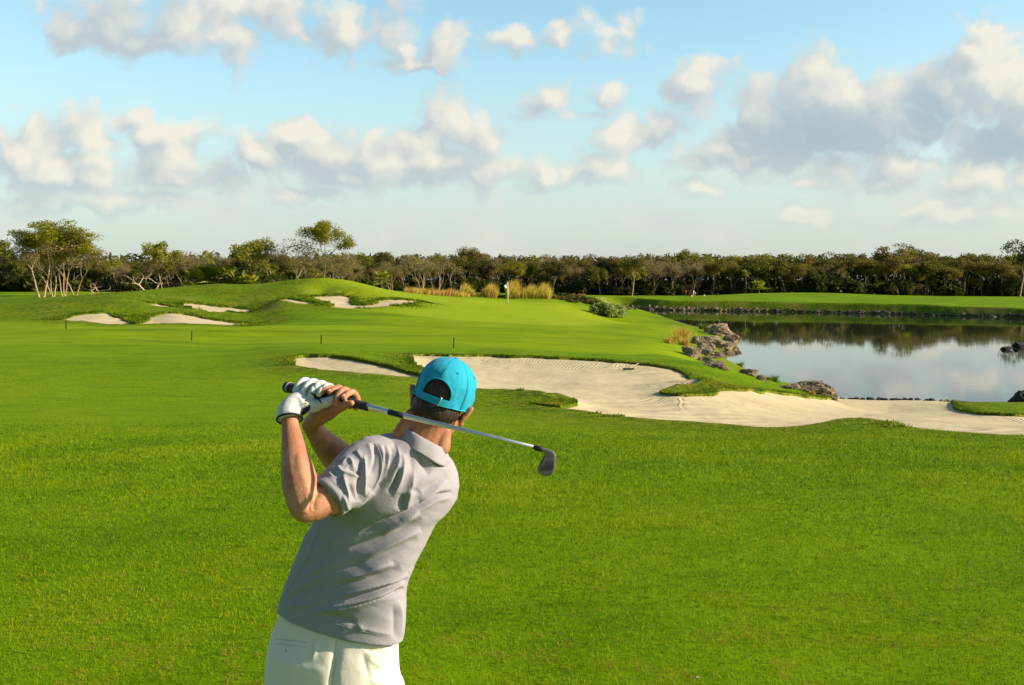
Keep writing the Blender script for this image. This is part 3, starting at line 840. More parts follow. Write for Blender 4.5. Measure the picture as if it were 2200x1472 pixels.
KIND = {  # object name, crown name, bark, leaf
 'umbrella': ('tree', 'crown', B_PALE, L_FEATHER), 'tall': ('tree', 'crown', B_PALE, L_FEATHER),
 'dense': ('tree', 'crown', B_GREY, L_GREEN), 'dry': ('tree', 'crown', B_PALE, L_OLIVE),
 'bare': ('tree', 'crown', B_PALE, L_DRY), 'dead': ('dead_tree', None, B_WHITE, None),
 'bush': ('bush', 'foliage', B_GREY, L_DARK), 'palm': ('palm_tree', 'fronds', B_GREY, L_PALM), 'fan': ('fan_palm', 'fronds', B_GREY, L_PALM)}
MESH_MAT = {}
def plant(kind, var, x, y, z, H, rz, label, cat, group=None, leaf=None, wide=1.0, barkm=None):
    nm, cn, bk, lf = KIND[kind]
    tm, cm = PROTO[kind][var % len(PROTO[kind])]
    lf = leaf or lf; bk = barkm or bk
    root = empty(nm, (x, y, z), rz, label=label, cat=cat, group=group)
    zs = np.empty(len(tm.vertices) * 3, np.float32); key = (kind, var % len(PROTO[kind]))
    if key not in MESH_MAT:
        tm.vertices.foreach_get('co', zs); h = zs[2::3].max()
        if cm:
            zc = np.empty(len(cm.vertices) * 3, np.float32); cm.vertices.foreach_get('co', zc); h = max(h, np.percentile(zc[2::3], 99.5))
        MESH_MAT[key] = float(h)
    k = H / MESH_MAT[key]
    root.scale = (k * wide, k * wide, k)
    def inst(me, name, mat):
        kk = (me.name, mat.name)
        if kk not in MESH_MAT:
            c = me if len(me.materials) == 0 else me.copy()
            c.materials.clear(); c.materials.append(mat); MESH_MAT[kk] = c
        o = bpy.data.objects.new(name, MESH_MAT[kk]); COL.objects.link(o); o.parent = root
        return o
    inst(tm, 'stems' if kind == 'bush' else 'trunk', bk)
    if cm: inst(cm, cn, lf)
    return root
def tree_at(kind, var, px, ytop, D, rz, label, cat='tree', group=None, leaf=None, wide=1.0, base=None, barkm=None):
    p = at(px, 600, D); x = p.x
    z = gz(x, D) if base is None else base
    zt = at(px, ytop, D).z
    return plant(kind, var, x, D, z - .05, zt - z, rz, label, cat, group, leaf, wide, barkm)

# ---- trees the photograph shows one by one
tree_at('umbrella', 0, 88, 474, 128, .4, 'large feathery flat-crowned tree on twin pale trunks beside the grassy mound', wide=1.12)
tree_at('umbrella', 1, 136, 492, 131, 2.2, 'feathery pale-trunked tree leaning against the larger flat-crowned tree', wide=.95)
tree_at('bare', 1, 112, 508, 129.5, .7, 'tan twiggy tree filling in beneath the large flat-crowned tree by the mound', wide=1.15)
tree_at('bare', 2, 160, 515, 133, 2.6, 'tan twiggy tree beside the leaning feathery tree, farther from the frame edge', wide=1.1)
tree_at('dense', 0, 352, 520, 136, 1.0, 'round green-topped tree above the bleached dead branches', leaf=L_FEATHER, wide=1.05)
tree_at('bare', 0, 385, 545, 134, .2, 'bushy bare tan tree just below the round green-topped tree', wide=1.25)
tree_at('bare', 1, 428, 540, 137, 1.7, 'bare tan tree between the round green tree and the fan palms', wide=1.25)
tree_at('dead', 0, 322, 580, 131, .3, 'bleached dead tree with crooked white branches behind the mound', 'dead tree', wide=1.5)
tree_at('dead', 0, 205, 606, 132, 2.1, 'bleached fallen branch leaning low behind the mound', 'dead tree', wide=2.0)
tree_at('dry', 1, 556, 513, 135, .9, 'green-topped many-stemmed tree at the shoulder of the highest mound', leaf=L_FEATHER, wide=1.0)
tree_at('bare', 2, 612, 514, 136, 2.9, 'broad leafless pale tree between the many-stemmed tree and the tall tree', barkm=B_WHITE, wide=1.3)
tree_at('bare', 0, 648, 535, 134, 4.1, 'smaller leafless pale tree leaning towards the tall flat-topped tree', barkm=B_WHITE, wide=1.2)
tree_at('tall', 0, 690, 474, 133, .0, 'tall slender flat-topped green tree standing on the highest mound', wide=.82)
tree_at('bare', 1, 722, 538, 132, 3.3, 'short yellowish twiggy tree right under the tall flat-topped tree', wide=1.15)
tree_at('bare', 2, 905, 546, 178, 1.2, 'pale bare forked tree above the brown dry grass', wide=1.25)
tree_at('bare', 0, 935, 552, 182, 3.0, 'second pale bare tree next to the forked one above the brown dry grass', wide=1.2)
tree_at('bare', 1, 840, 560, 175, .5, 'thin pale bare tree beyond the foot of the highest mound', wide=1.0)
tree_at('dry', 0, 1358, 545, 250, .6, 'olive spreading tree with a straight pale trunk at the far lawn edge', wide=1.0)
tree_at('dry', 2, 2192, 516, 245, 1.1, 'tallest dark tree rising above the woods by the frame edge', leaf=L_DARK, wide=1.0)
tree_at('palm', 0, 1603, 578, 246, .2, 'small yellow-green palm with a pale trunk at the far lawn edge', 'palm')
tree_at('fan', 0, 1632, 600, 247, .9, 'low green fan palm beside the small yellow-green palm', 'fan palm')
tree_at('palm', 1, 450, 537, 150, .2, 'slim palm poking above the woods over the fan palms', 'palm')
tree_at('palm', 1, 1036, 543, 275, 1.2, 'slim palm top poking above the woods beyond the flag', 'palm')
tree_at('palm', 0, 1956, 532, 272, 2.2, 'palm top poking above the woods across the water', 'palm')
for i, (px, yt, D) in enumerate([(425, 574, 133), (447, 566, 134), (468, 562, 134), (487, 571, 133), (508, 580, 132), (820, 580, 150), (538, 586, 132), (590, 586, 134)]):
    lab = ['low fan palm at the lower end of the palm clump behind the mound', 'fan palm second from the bare tan tree in the palm clump', 'tallest fan palm in the sunlit clump behind the mound', 'yellowish fan palm in the middle of the sunlit palm clump', 'low fan palm at the end of the clump nearest the many-stemmed tree', 'golden fan palm at the woods beyond the highest mound', 'fan palm at the foot of the many-stemmed tree', 'fan palm at the foot of the broad leafless tree'][i]
    tree_at('fan', i, px, yt, D, i * 1.3, lab, 'fan palm', 'fan palms behind the mounds')

# ---- the woods, tree by tree
def wood_depth(u):
    return 172 + (262 - 172) * float(sstep(np.array(u), -.32, .04))
ZONES = [(-.33, 'beyond the front bunkers'), (-.1, 'beyond the highest mound'), (.045, 'behind the golden reeds'), (.19, 'across the lake near the tee markers'), (.33, 'across the lake beyond the rocky point'), (9, 'across the wide open lake')]
def zone(u):
    for a, n in ZONES:
        if u < a: return n
KWORD = {'dense': 'dark green leafy tree', 'dry': 'olive dry-leaved tree', 'bare': 'bare tan-branched tree', 'bush': 'dark green bush'}
rw = random.Random(5)
NTREE = 0; FRONT = {}
for row, (dy, step, word) in enumerate([(0, 4.3, 'in the woods front row'), (6.5, 4.6, 'in the woods second row'), (14, 5.0, 'topping the woods back row')]):
    u = -.56
    while u < .60:
        D = wood_depth(u) + dy + rw.uniform(-2, 2)
        x = u * D
        kind = rw.choices(['dense', 'dry', 'bare'], [[.34, .40, .26], [.42, .46, .12], [.45, .50, .05]][row])[0]
        if u < .05 and row == 0: kind = rw.choices(['dense', 'dry', 'bare'], [.5, .3, .2])[0]
        yt = 554 + rw.uniform(-13, 11) - (3 if row == 2 else 0) + 5 * math.sin(u * 31)
        if row == 0: yt += 9
        if row == 1 and rw.random() < .16: yt -= rw.uniform(6, 15)
        if kind == 'bare': yt += 6
        zt = CAM_Z + (600 - yt) / F * D
        z = float(gz(x, D))
        lf = None
        if kind == 'dense': lf = rw.choice([L_GREEN, L_DARK, L_GREEN, L_FEATHER])
        tr_ = plant(kind, rw.randrange(3), x, D, z - .1, zt - z, rw.uniform(0, 6.28), KWORD[kind] + ' ' + word + ' ' + zone(u), 'tree', KWORD[kind] + 's ' + word + ' ' + zone(u), lf, rw.uniform(.85, 1.15))
        if row == 0: FRONT.setdefault((kind, zone(u)), []).append((u, tr_))
        NTREE += 1
        u += step * rw.uniform(.8, 1.2) / D * (.8 if u < 0 else 1.0)
u = -.56
while u < .60:
    D = wood_depth(u) + rw.uniform(-2.5, 3)
    x = u * D; H = rw.choice([1.2, 1.8, 2.6, 3.6]) * rw.uniform(.8, 1.2)
    q_ = rw.random()
    if q_ < .72:
        plant('bush', rw.randrange(3), x, D, gz(x, D) - .1, H, rw.uniform(0, 6), 'dark green bush at the foot of the woods ' + zone(u), 'bush', 'bushes at the foot of the woods ' + zone(u), L_DARK, rw.uniform(.8, 1.2))
    elif q_ < .9:
        plant('dry', rw.randrange(3), x, D, gz(x, D) - .1, H + 1.5, rw.uniform(0, 6), 'low thin sapling under the trees ' + zone(u), 'sapling', 'saplings under the trees ' + zone(u), rw.choice([L_OLIVE, L_GREEN]), rw.uniform(.8, 1.1), barkm=B_GREY)
    else:
        plant('fan', 1, x, D, gz(x, D) - .1, 1.6, rw.uniform(0, 6), 'small fan palm at the foot of the woods ' + zone(u), 'fan palm', 'fan palms in the woods ' + zone(u), L_GREEN)
    u += rw.uniform(1.5, 3.6) / D
ORD = 'first second third fourth fifth sixth seventh eighth ninth tenth eleventh twelfth thirteenth fourteenth'.split()
for (kd_, zn_), lst in FRONT.items():
    lst.sort(key=lambda q: q[0])
    for i, (u_, o_) in enumerate(lst):
        if len(lst) > 1 and i < len(ORD): o_['label'] = ORD[i] + ' ' + KWORD[kd_] + ' from left, front row ' + zn_
        else: o_['label'] = ('only ' if len(lst) == 1 else 'last ') + KWORD[kd_] + ', front row of woods ' + zn_
def build_wood_mass():
    """deep woods behind the counted trees, one dark leafy mass"""
    rng = np.random.default_rng(9)
    c = []
    u = -.60
    while u < .66:
        D = wood_depth(u) + 17 + rng.uniform(0, 16)
        zt = CAM_Z + (600 - 557) / F * D; zb = -1.7
        for h in np.linspace(.03, 1, 9):
            c.append((u * D + rng.normal() * .8, D + rng.normal() * 1.5, zb + (zt - zb) * h * rng.uniform(.88, 1.0)))
        u += 1.1 / D
    c = np.array(c)
    V, Q = leaf_quads(c, np.full((len(c), 3), 1.6), 34, .55, rng, .2)
    o = meshobj('woods', np_mesh('woods', V, Q, False), L_DARK)
    tag(o, kind='stuff')
build_wood_mass()

# ---- bushes by the green and the light green shrub at the water
for i, (px, yt, D, w) in enumerate([(1193, 634, 131, 1.5), (1214, 629, 134, 1.7), (1236, 631, 133, 1.6), (1254, 637, 130, 1.6), (1271, 641, 126, 1.5), (1286, 646, 122, 1.4), (1228, 643, 122, 1.6), (1206, 641, 124, 1.4)]):
    tree_at('bush', i, px, yt, D, i * 1.1, 'brownish dark bush in the thicket between the golden reeds and the lake', 'bush', 'thicket bushes between reeds and lake', leaf=[L_OLIVE, L_DARK][i % 2], wide=w * 1.2)
tree_at('bush', 0, 1304, 648, 112, .4, 'light green rounded shrub at the water edge by the putting green', 'shrub', leaf=L_BUSH, wide=1.0)
tree_at('bush', 1, 1322, 657, 113, 2.4, 'smaller light green shrub snug against the rounded shrub by the water', 'shrub', leaf=L_BUSH, wide=1.2)

# ---- grass, reeds and tussocks
def blade_mesh(name, x, y, z, h, w, lean, rng, attr=None, leandir=None):
    k = len(x)
    a = rng.uniform(0, 6.283, k); b = rng.uniform(0, 6.283, k) if leandir is None else leandir
    px_, py_ = np.cos(a) * w * .5, np.sin(a) * w * .5
    lx, ly = np.cos(b) * lean * h, np.sin(b) * lean * h
    base = np.stack([x, y, z], 1)
    s = np.stack([px_, py_, np.zeros(k)], 1)
    m = base + np.stack([lx * .35, ly * .35, h * .6], 1)
    tip = base + np.stack([lx, ly, h * np.sqrt(np.clip(1 - lean * lean * .4, .2, 1))], 1)
    V = np.stack([base - s, base + s, m + s * .8, m - s * .8, tip], 1).reshape(-1, 3)
    i = np.arange(k)[:, None] * 5
    T = np.concatenate([i + np.array([[0, 1, 2]]), i + np.array([[0, 2, 3]]), i + np.array([[3, 2, 4]])], 0)
    me = np_mesh(name, V, T, smooth=False)
    if attr is not None: add_attr(me, 'tone', np.repeat(attr, 5))
    return me
def grass_material(name, stops, trans=.35):
    m = bpy.data.materials.new(name); m.use_nodes = True
    t = NT(m.node_tree); b = m.node_tree.nodes['Principled BSDF']
    b.inputs['Roughness'].default_value = .55; b.inputs['Specular IOR Level'].default_value = .12
    cr = t.n('ShaderNodeValToRGB')
    e = cr.color_ramp.elements
    e[0].position = stops[0][0]; e[0].color = C4(*stops[0][1]); e[1].position = stops[-1][0]; e[1].color = C4(*stops[-1][1])
    for p, c in stops[1:-1]:
        q = e.new(p); q.color = C4(*c)
    t.link(t.attr('tone'), cr.inputs[0]); t.link(cr.outputs[0], b.inputs['Base Color'])
    tr = t.n('ShaderNodeBsdfTranslucent'); t.link(cr.outputs[0], tr.inputs[0])
    mx = t.n('ShaderNodeMixShader'); mx.inputs[0].default_value = trans
    t.link(b.outputs[0], mx.inputs[1]); t.link(tr.outputs[0], mx.inputs[2])
    t.link(mx.outputs[0], m.node_tree.nodes['Material Output'].inputs[0])
    return m
M_GRASS = grass_material('grass_blade', [(0, (.050, .112, .0006)), (.3, (.140, .242, .0008)), (.65, (.232, .318, .0012)), (.9, (.33, .34, .004)), (1, (.34, .20, .04))])
M_ROUGH = grass_material('rough_blade', [(0, (.045, .10, .002)), (.4, (.11, .18, .003)), (.75, (.19, .235, .006)), (.9, (.28, .24, .02)), (1, (.33, .21, .05))])
M_REED = grass_material('reed_blade', [(0, (.20, .23, .02)), (.3, (.42, .36, .04)), (.65, (.62, .46, .08)), (1, (.42, .22, .07))], .3)

def interp_ground(x, y):
    """height on the built ground grid (bilinear)"""
    yi = np.clip(np.searchsorted(yg, y) - 1, 0, ny - 2)
    fy = (y - yg[yi]) / (yg[yi + 1] - yg[yi])
    u = x / np.sqrt(np.maximum(y, 0) ** 2 + 64)
    xi = np.clip(np.searchsorted(ug, u) - 1, 0, nx - 2)
    fx = (u - ug[xi]) / (ug[xi + 1] - ug[xi])
    g = lambda A: (A[yi, xi] * (1 - fx) + A[yi, xi + 1] * fx) * (1 - fy) + (A[yi + 1, xi] * (1 - fx) + A[yi + 1, xi + 1] * fx) * fy
    return g
def build_grass():
    rng = np.random.default_rng(3)
    # fairway turf near the camera
    for name, N, d0, d1, pw in (('fairway_grass', 430000, 4.3, 24.0, .45), ('fairway_grass', 240000, 17.0, 52.0, .8)):
        far = d0 > 10
        q = rng.random(N)
        D = (d0 ** pw + q * (d1 ** pw - d0 ** pw)) ** (1 / pw)
        u = rng.uniform(-.53, .56, N)
        x, y = u * D, D
        g = interp_ground(x, y)
        z, db, dl = g(GZ), g(DB), g(DL)
        ok = (db > (.25 if far else .02)) & (dl > .5)
        x, y, z, D = x[ok], y[ok], z[ok], D[ok]
        patch = fbm(x * .9, y * .9, 81, 4); fine = fbm(x * (14 if not far else 5), y * (14 if not far else 4), 85, 2)
        tone = np.clip(.39 + (patch - .5) * .75 + (fine - .5) * .7 + rng.normal(size=len(x)) * .20, 0, .93)
        brown = (fbm(x * 5, y * 5, 91, 3) > .66) & (rng.random(len(x)) < .5 * sstep(9 - y, 0, 4))
        tone = np.where(brown, 1.0, tone)
        if far:
            h = (.014 + .018 * rng.random(len(x))) * (.7 + .6 * fine) * sstep(D, 17, 25) * (1 - .9 * sstep(D, 32, 51))
            w = .0065 * np.clip(D / 25, .8, 2)
        else:
            h = (.011 + .013 * rng.random(len(x))) * (.8 + .5 * (fine + patch)) * np.clip(D / 9, .9, 1.4) * (1 - .85 * sstep(D, 13, 23.5))
            w = .0027 * np.clip(D / 5.5, 1, 4)
        me = blade_mesh(name, x, y, z - .003, h, w, rng.uniform(.2, 1.1, len(x)), rng, tone)
        tag(meshobj(name, me, M_GRASS), kind='stuff')
    # longer grass round the bunkers
    xs, ys, lens = [], [], []
    for k, (P, dep, lp) in BPOLY.items():
        A = P; B = np.roll(P, -1, 0); L = np.linalg.norm(B - A, axis=1)
        far = P[:, 1].mean() > 65
        n = int(L.sum() * (420 if not far else 260))
        j = rng.choice(len(A), n, p=L / L.sum()); t = rng.random(n)[:, None]
        p = A[j] * (1 - t) + B[j] * t
        T = (B[j] - A[j]) / (L[j][:, None] + 1e-9); nn = np.stack([T[:, 1], -T[:, 0]], 1)
        off = rng.exponential(.42 if not far else .9, n) + .01
        sgn = np.where(sdist((p + nn * .05)[:, 0], (p + nn * .05)[:, 1], P, 5) > 0, 1, -1)
        p = p + nn * (sgn * off)[:, None]
        # grass only on the bank behind the sand, the near lip is mown low
        xs.append(p[:, 0]); ys.append(p[:, 1]); lens.append((.045 + .06 * rng.random(n)) * np.exp(-off / (1.2 if not far else 2.5)) * (1.0 if not far else 2.6) * np.where(sgn * nn[:, 1] < -.35, .35 if not far else .1, 1))
    x = np.concatenate(xs); y = np.concatenate(ys); h = np.concatenate(lens)
    g = interp_ground(x, y)
    z, db, dl = g(GZ), g(DB), g(DL)
    ok = (db > .0) & (dl > .4)
    x, y, z, h = x[ok], y[ok], z[ok], h[ok]
    tone = np.clip(.38 + (fbm(x * 1.1, y * .8, 95, 3) - .5) * 1.2 + rng.normal(size=len(x)) * .2, 0, 1)
    me = blade_mesh('rough_grass', x, y, z - .02, h, .014 + .0004 * y, rng.uniform(.2, 1.0, len(x)), rng, tone)
    tag(meshobj('rough_grass', me, M_ROUGH), kind='stuff')
    # golden reeds behind the green
    def reeds(x0, x1, d0, d1, n, h0, h1, t0, t1, name):
        px = rng.uniform(x0, x1, n); D = rng.uniform(d0, d1, n)
        x = (px - 1100) / F * D; z = interp_ground(x, D)(GZ)
        clump = np.clip(fbm(px * .03, D * .22, 101, 3) * 1.7 - .35, 0, 1)
        mids = np.linspace(x0 + 14, x1 - 14, max(2, int((x1 - x0) / 27))); near = np.abs(px[:, None] - mids[None]).min(1)
        dome_ = .35 + .75 * np.sqrt(np.clip(1 - (near / 17) ** 2, 0, 1)) * (1 + .25 * np.sin(px * .11))
        h = (h0 + (h1 - h0) * rng.random(n)) * (.5 + .6 * clump) * (dome_ if h1 > 1.3 else 1)
        tone = np.clip(t0 + (t1 - t0) * rng.random(n) + (clump - .5) * .6, 0, 1)
        ld = rng.normal(size=n) * .7 + .4
        me = blade_mesh(name, x, D, z - .03, h, .05, rng.uniform(.05, .55, n), rng, tone, ld)
        tag(meshobj(name, me, M_REED), kind='stuff')
    reeds(988, 1068, 123, 130, 4200, 1.0, 2.1, .25, .9, 'reeds'); reeds(1040, 1120, 128, 134, 2400, .7, 1.5, .0, .5, 'reeds'); reeds(1086, 1184, 123, 131, 4800, 1.0, 2.2, .25, .95, 'reeds')
    reeds(868, 1010, 120, 128, 3500, .5, 1.1, .6, 1.0, 'dry_grass')
    reeds(190, 330, 118, 130, 900, .4, .8, .6, 1.0, 'dry_grass')
build_grass()

def tussock(px, py, D, H, n, label, tones=(.2, .9), mat=None, spread=.25, z=None):
    rng = np.random.default_rng(int(px * 7 + py))
    p = at(px, py, D); z0 = gz(p.x, D) if z is None else z
    a = rng.uniform(0, 6.283, n); r = np.abs(rng.normal(size=n)) * spread * H
    me = blade_mesh('grass_tussock', np.cos(a) * r, np.sin(a) * r, np.full(n, -.04), H * rng.uniform(.5, 1, n), np.full(n, .012 + .00022 * D), rng.uniform(.15, .8, n), rng, rng.uniform(*tones, n), a + rng.normal(size=n) * .5)
    o = meshobj('grass_tussock', me, mat or M_REED, loc=(p.x, D, z0))
    tag(o, label, 'tussock')
for (px, py, D, H, n, lab, t_, m_) in [
    (1466, 738, 72, 1.1, 260, 'tall russet grass tussock above the lakeside rocks', (.5, 1), M_REED),
    (1452, 752, 66, .7, 200, 'low golden grass tussock beside the tall russet one', (.3, .9), M_REED),
    (1438, 760, 60, .55, 200, 'mixed green and brown tussock farthest inland of the rocks', (.2, 1), M_REED),
    (1470, 764, 62, .6, 200, 'rust coloured tussock below the tall russet one at the rocks', (.6, 1), M_REED),
    (1508, 713, 100, .7, 160, 'green weedy tussock on top of the rocky point', (.2, .7), M_ROUGH),
    (1530, 708, 100, .8, 140, 'yellowish weedy tussock at the crest of the rocky point', (.5, .9), M_ROUGH),
    (1590, 800, 58, .4, 120, 'yellow tussock beside the small dark rocks at the shore', (.5, 1), M_ROUGH),
    (1663, 830, 46.5, .45, 60, 'spiky green plant on the shore before the long boulder', (.1, .5), M_ROUGH),
    (1650, 832, 46, .25, 120, 'low weedy tussock beside the spiky green plant', (.3, .9), M_ROUGH),
    (1712, 842, 44.5, .42, 26, 'yellow flowering stalk in front of the long boulder', (.7, 1), M_ROUGH),
    (1745, 852, 42.2, .22, 160, 'rusty grass tussock at the foot of the long boulder', (.6, 1), M_REED),
    (1912, 862, 45.4, .28, 14, 'thin green sprout among the black shore stones', (.2, .5), M_ROUGH),
    (2033, 866, 44.8, .55, 40, 'pale wispy grass tuft at the end of the shore stones', (.6, 1), M_REED),
    (1614, 797, 61, .12, 9, 'small dark water weed sprout beyond the shore rocks', (0, .1), M_ROUGH),
    (1622, 798, 60.6, .12, 9, 'second dark water weed sprout nearer the long boulder', (0, .1), M_ROUGH),
    (2168, 741, 84, .35, 80, 'golden tuft on the dark rock out in the lake', (.4, .9), M_REED)]:
    tussock(px, py, D, H, n, lab, t_, m_, z=WATER if 'weed sprout' in lab else None)

# ------------------------------------------------------------------ rocks
def rock_material(name, a, b_, c_):
    m, t, b = material(name, a, .9, .15)
    tc = t.n('ShaderNodeTexCoord').outputs['Object']
    n1 = t.noise(tc, 2.2, 5, .7); n2 = t.noise(tc, 7, 4, .7)
    c = t.mix(t.ramp(n1, .38, .62), C4(*a), C4(*b_))
    c = t.mix(t.math('MULTIPLY', t.ramp(n2, .47, .62), .85), c, C4(*c_))
    t.link(c, b.inputs['Base Color'])
    bp = t.n('ShaderNodeBump'); bp.inputs['Strength'].default_value = .9; bp.inputs['Distance'].default_value = .12
    t.link(n2, bp.inputs['Height']); t.link(bp.outputs[0], b.inputs['Normal'])
    return m
M_ROCK = rock_material('limestone', (.42, .32, .20), (.25, .19, .13), (.07, .058, .045))
M_ROCKD = rock_material('dark_stone', (.10, .09, .08), (.055, .05, .048), (.02, .02, .02))
M_ROCKF = rock_material('sunlit_bank_stone', (.40, .30, .18), (.17, .13, .09), (.05, .042, .03))  # far bank stone with the sunlight painted into a paler colour
M_ROCKE = rock_material('shaded_bank_stone', (.13, .115, .10), (.07, .06, .055), (.03, .026, .024))  # the same bank stone with shade painted in as a darker colour
ROCKS = []
for s in range(7):
    bm = bmesh.new(); bmesh.ops.create_icosphere(bm, subdivisions=5, radius=1.0)
    off = Vector((s * 17.3, s * 5.1, 2.2)); rc = random.Random(s + 40)
    cuts = []
    for c_ in range(26):
        n_v = Vector((rc.gauss(0, 1), rc.gauss(0, 1), rc.gauss(0, .8))).normalized(); cuts.append((n_v, rc.uniform(.58, .95)))
    for v in bm.verts:
        d_ = v.co.normalized(); r = 1.15
        for n_v, h_ in cuts:
            k_ = d_.dot(n_v)
            if k_ > .05: r = min(r, h_ / k_)
        p = d_ * r
        lay = .5 + .5 * math.sin(p.z * 13 + 4 * mnoise.noise(p * 1.3 + off))
        r *= 1 + .26 * mnoise.noise(p * 1.4 + off) - .16 * abs(mnoise.noise(p * 3.4 + off)) - .12 * abs(mnoise.noise(p * 7.5 + off)) + .05 * mnoise.noise(p * 17 + off) - .05 * lay
        v.co = d_ * r; v.co.z *= .8
    me = bpy.data.meshes.new('rock'); bm.to_mesh(me); bm.free()
    me.polygons.foreach_set('use_smooth', np.full(len(me.polygons), False, bool))
    ROCKS.append(me)
ROCKM = {}
rr = random.Random(8)
def hit_g(px, py):
    d = ray(px, py); Y = np.exp(np.linspace(math.log(25), math.log(200), 1500))
    X = d.x / d.y * Y; Z = CAM_Z + d.z / d.y * Y
    g = np.maximum(interp_ground(X, Y)(GZ), WATER) - Z
    i = int(np.argmax(g > 0)); return Vector((X[i], Y[i], Z[i]))
def rock(px, py, w, h, label, mat, group=None, z=WATER, seed=None, deep=1.0, name='rock', land=False):
    p = on_plane(px, py, z)
    if land: p = hit_g(px, py); z = max(p.z, WATER) - .10 * h * p.y / F
    s = p.y / F
    i = rr.randrange(7) if seed is None else seed
    key = (i, mat.name)
    if key not in ROCKM:
        me = ROCKS[i].copy(); me.materials.clear(); me.materials.append(mat); ROCKM[key] = me
    o = bpy.data.objects.new(name, ROCKM[key]); COL.objects.link(o)
    hw = w * s / 2; hh = h * s
    o.location = (p.x, p.y + hw * .5 * deep, z + hh * .25)
    o.scale = (hw * .95, hw * .9 * deep, hh * .85)
    o.rotation_euler = (rr.uniform(-.25, .25), rr.uniform(-.25, .25), rr.uniform(-.4, .4))
    tag(o, label, 'rock', group)
    return o
for (px, py, w, h, lab) in [
    (1548, 722, 62, 26, 'craggy sunlit rock topping the rocky point in the lake'), (1572, 736, 42, 24, 'craggy rock at the very tip of the rocky point'),
    (1528, 716, 42, 16, 'grey rock half under weeds on the rocky point'), (1560, 750, 52, 18, 'low golden rock at the waterline under the point'),
    (1536, 744, 50, 26, 'grey furrowed rock in the middle of the rocky point'), (1505, 745, 56, 26, 'dark grey rock under the russet tussock'),
    (1512, 762, 46, 24, 'pale broken rock between the two rocky points'), (1488, 768, 48, 26, 'pale jagged rock at the inland end of the lower point'),
    (1535, 770, 58, 16, 'flat golden rock tapering into the lake'), (1514, 779, 40, 14, 'small tan rock below the flat golden rock'),
    (1532, 789, 52, 14, 'low tan rock lying along the grass edge'), (1556, 796, 30, 9, 'small grey rock nosing into the water'),
    (1613, 808, 44, 17, 'dark pitted rock on the shore with a sunlit face'), (1636, 818, 30, 12, 'tan rock sloping to the shore weeds'), (1598, 803, 20, 10, 'small black rock next to the pitted shore rock'),
    (1730, 842, 90, 22, 'long dark flat boulder along the shore'), (1772, 850, 62, 34, 'big sunlit boulder at the end of the long dark one'), (1784, 862, 38, 10, 'low slab under the big sunlit boulder'), (1692, 836, 36, 10, 'low dark rock at the start of the long boulder')]:
    rock(px, py, w * 1.35, h * 1.25, lab, M_ROCK, land=True)
for i in range(17):
    px = 1812 + i * 15 + rr.uniform(-4, 4)
    rock(px, 861 + max(0, (px - 1960)) * .07, rr.uniform(16, 30), rr.uniform(6, 9), 'flat black stone in the row between sand and water', M_ROCKD, 'black stones along the shore', z=WATER + .02)
rock(2194, 747, 48, 12, 'dark bluish rock standing out in the lake', M_ROCKD); rock(2165, 752, 40, 8, 'flat dark rock at the foot of the bluish lake rock', M_ROCKD)
rock(2204, 866, 60, 34, 'large dark boulder behind the grass strip at the shore', M_ROCKD, seed=2)
rock(2242, 868, 60, 28, 'dark boulder beside the large one at the shore', M_ROCKD, seed=3)
rock(1352, 681, 20, 8, 'small grey rock at the water below the light green shrub', M_ROCK); rock(1369, 684, 18, 7, 'small grey rock next along the green edge from the shrub', M_ROCK)
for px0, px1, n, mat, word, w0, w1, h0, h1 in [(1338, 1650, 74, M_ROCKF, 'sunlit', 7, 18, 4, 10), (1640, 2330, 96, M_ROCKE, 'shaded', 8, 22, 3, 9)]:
    for i in range(n):
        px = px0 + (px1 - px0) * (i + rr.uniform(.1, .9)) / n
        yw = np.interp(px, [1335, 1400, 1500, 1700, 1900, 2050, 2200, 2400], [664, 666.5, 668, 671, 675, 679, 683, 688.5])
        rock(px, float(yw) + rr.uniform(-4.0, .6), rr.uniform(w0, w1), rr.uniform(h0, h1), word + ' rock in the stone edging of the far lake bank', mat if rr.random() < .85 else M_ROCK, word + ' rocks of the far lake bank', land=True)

# ------------------------------------------------------------------ golf course furniture
M_BLACK = simple('black_paint', (.018, .017, .016), .5, .3)
M_WHITE = simple('white_paint', (.80, .78, .72), .45, .4)
M_RED = simple('red_paint', (.55, .06, .035), .5, .3)
M_CLOTH = simple('flag_cloth', (.82, .80, .76), .8, .1)
for (px, yb, yt, lab) in [(142, 707, 688, 'black stake before the front left bunker'), (412, 728, 708, 'black stake on the fairway below the forked front bunker'), (690, 735, 717, 'black stake on the fairway above the small bunker'), (975, 746, 725, 'black stake on the fairway above the big bunker')]:
    p = hit(px, yb); z = gz(p[0], p[1]); H = (yb - yt) / F * p[1]
    root = empty('marker_stake', (p[0], p[1], z), 0, label=lab, cat='stake', group='black stakes across the fairway')
    mb = MB(); mb.box((0, 0, H * .45), (.024, .02, H * .55), Matrix.Rotation(R(2), 3, 'Y')); meshobj('post', bevelled(mb.mesh('post'), .008), M_BLACK, root)
    mb = MB(); mb.tube([(.02 * H, 0, H * .985), (.021 * H, 0, H * 1.04)], [.026, .012], 8); meshobj('cap', mb.mesh('cap'), M_BLACK, root)
p = FLAG; z = gz(p[0], p[1])
root = empty('golf_flag', (p[0], p[1], z), 0, label='white flag on a thin pale pole planted in the putting green', cat='flag')
mb = MB(); mb.tube([(0, 0, -.1), (0, 0, 2.12)], [.045, .035], 8); meshobj('pole', mb.mesh('pole'), M_WHITE, root)
mb = MB()
V = []; Fc = []
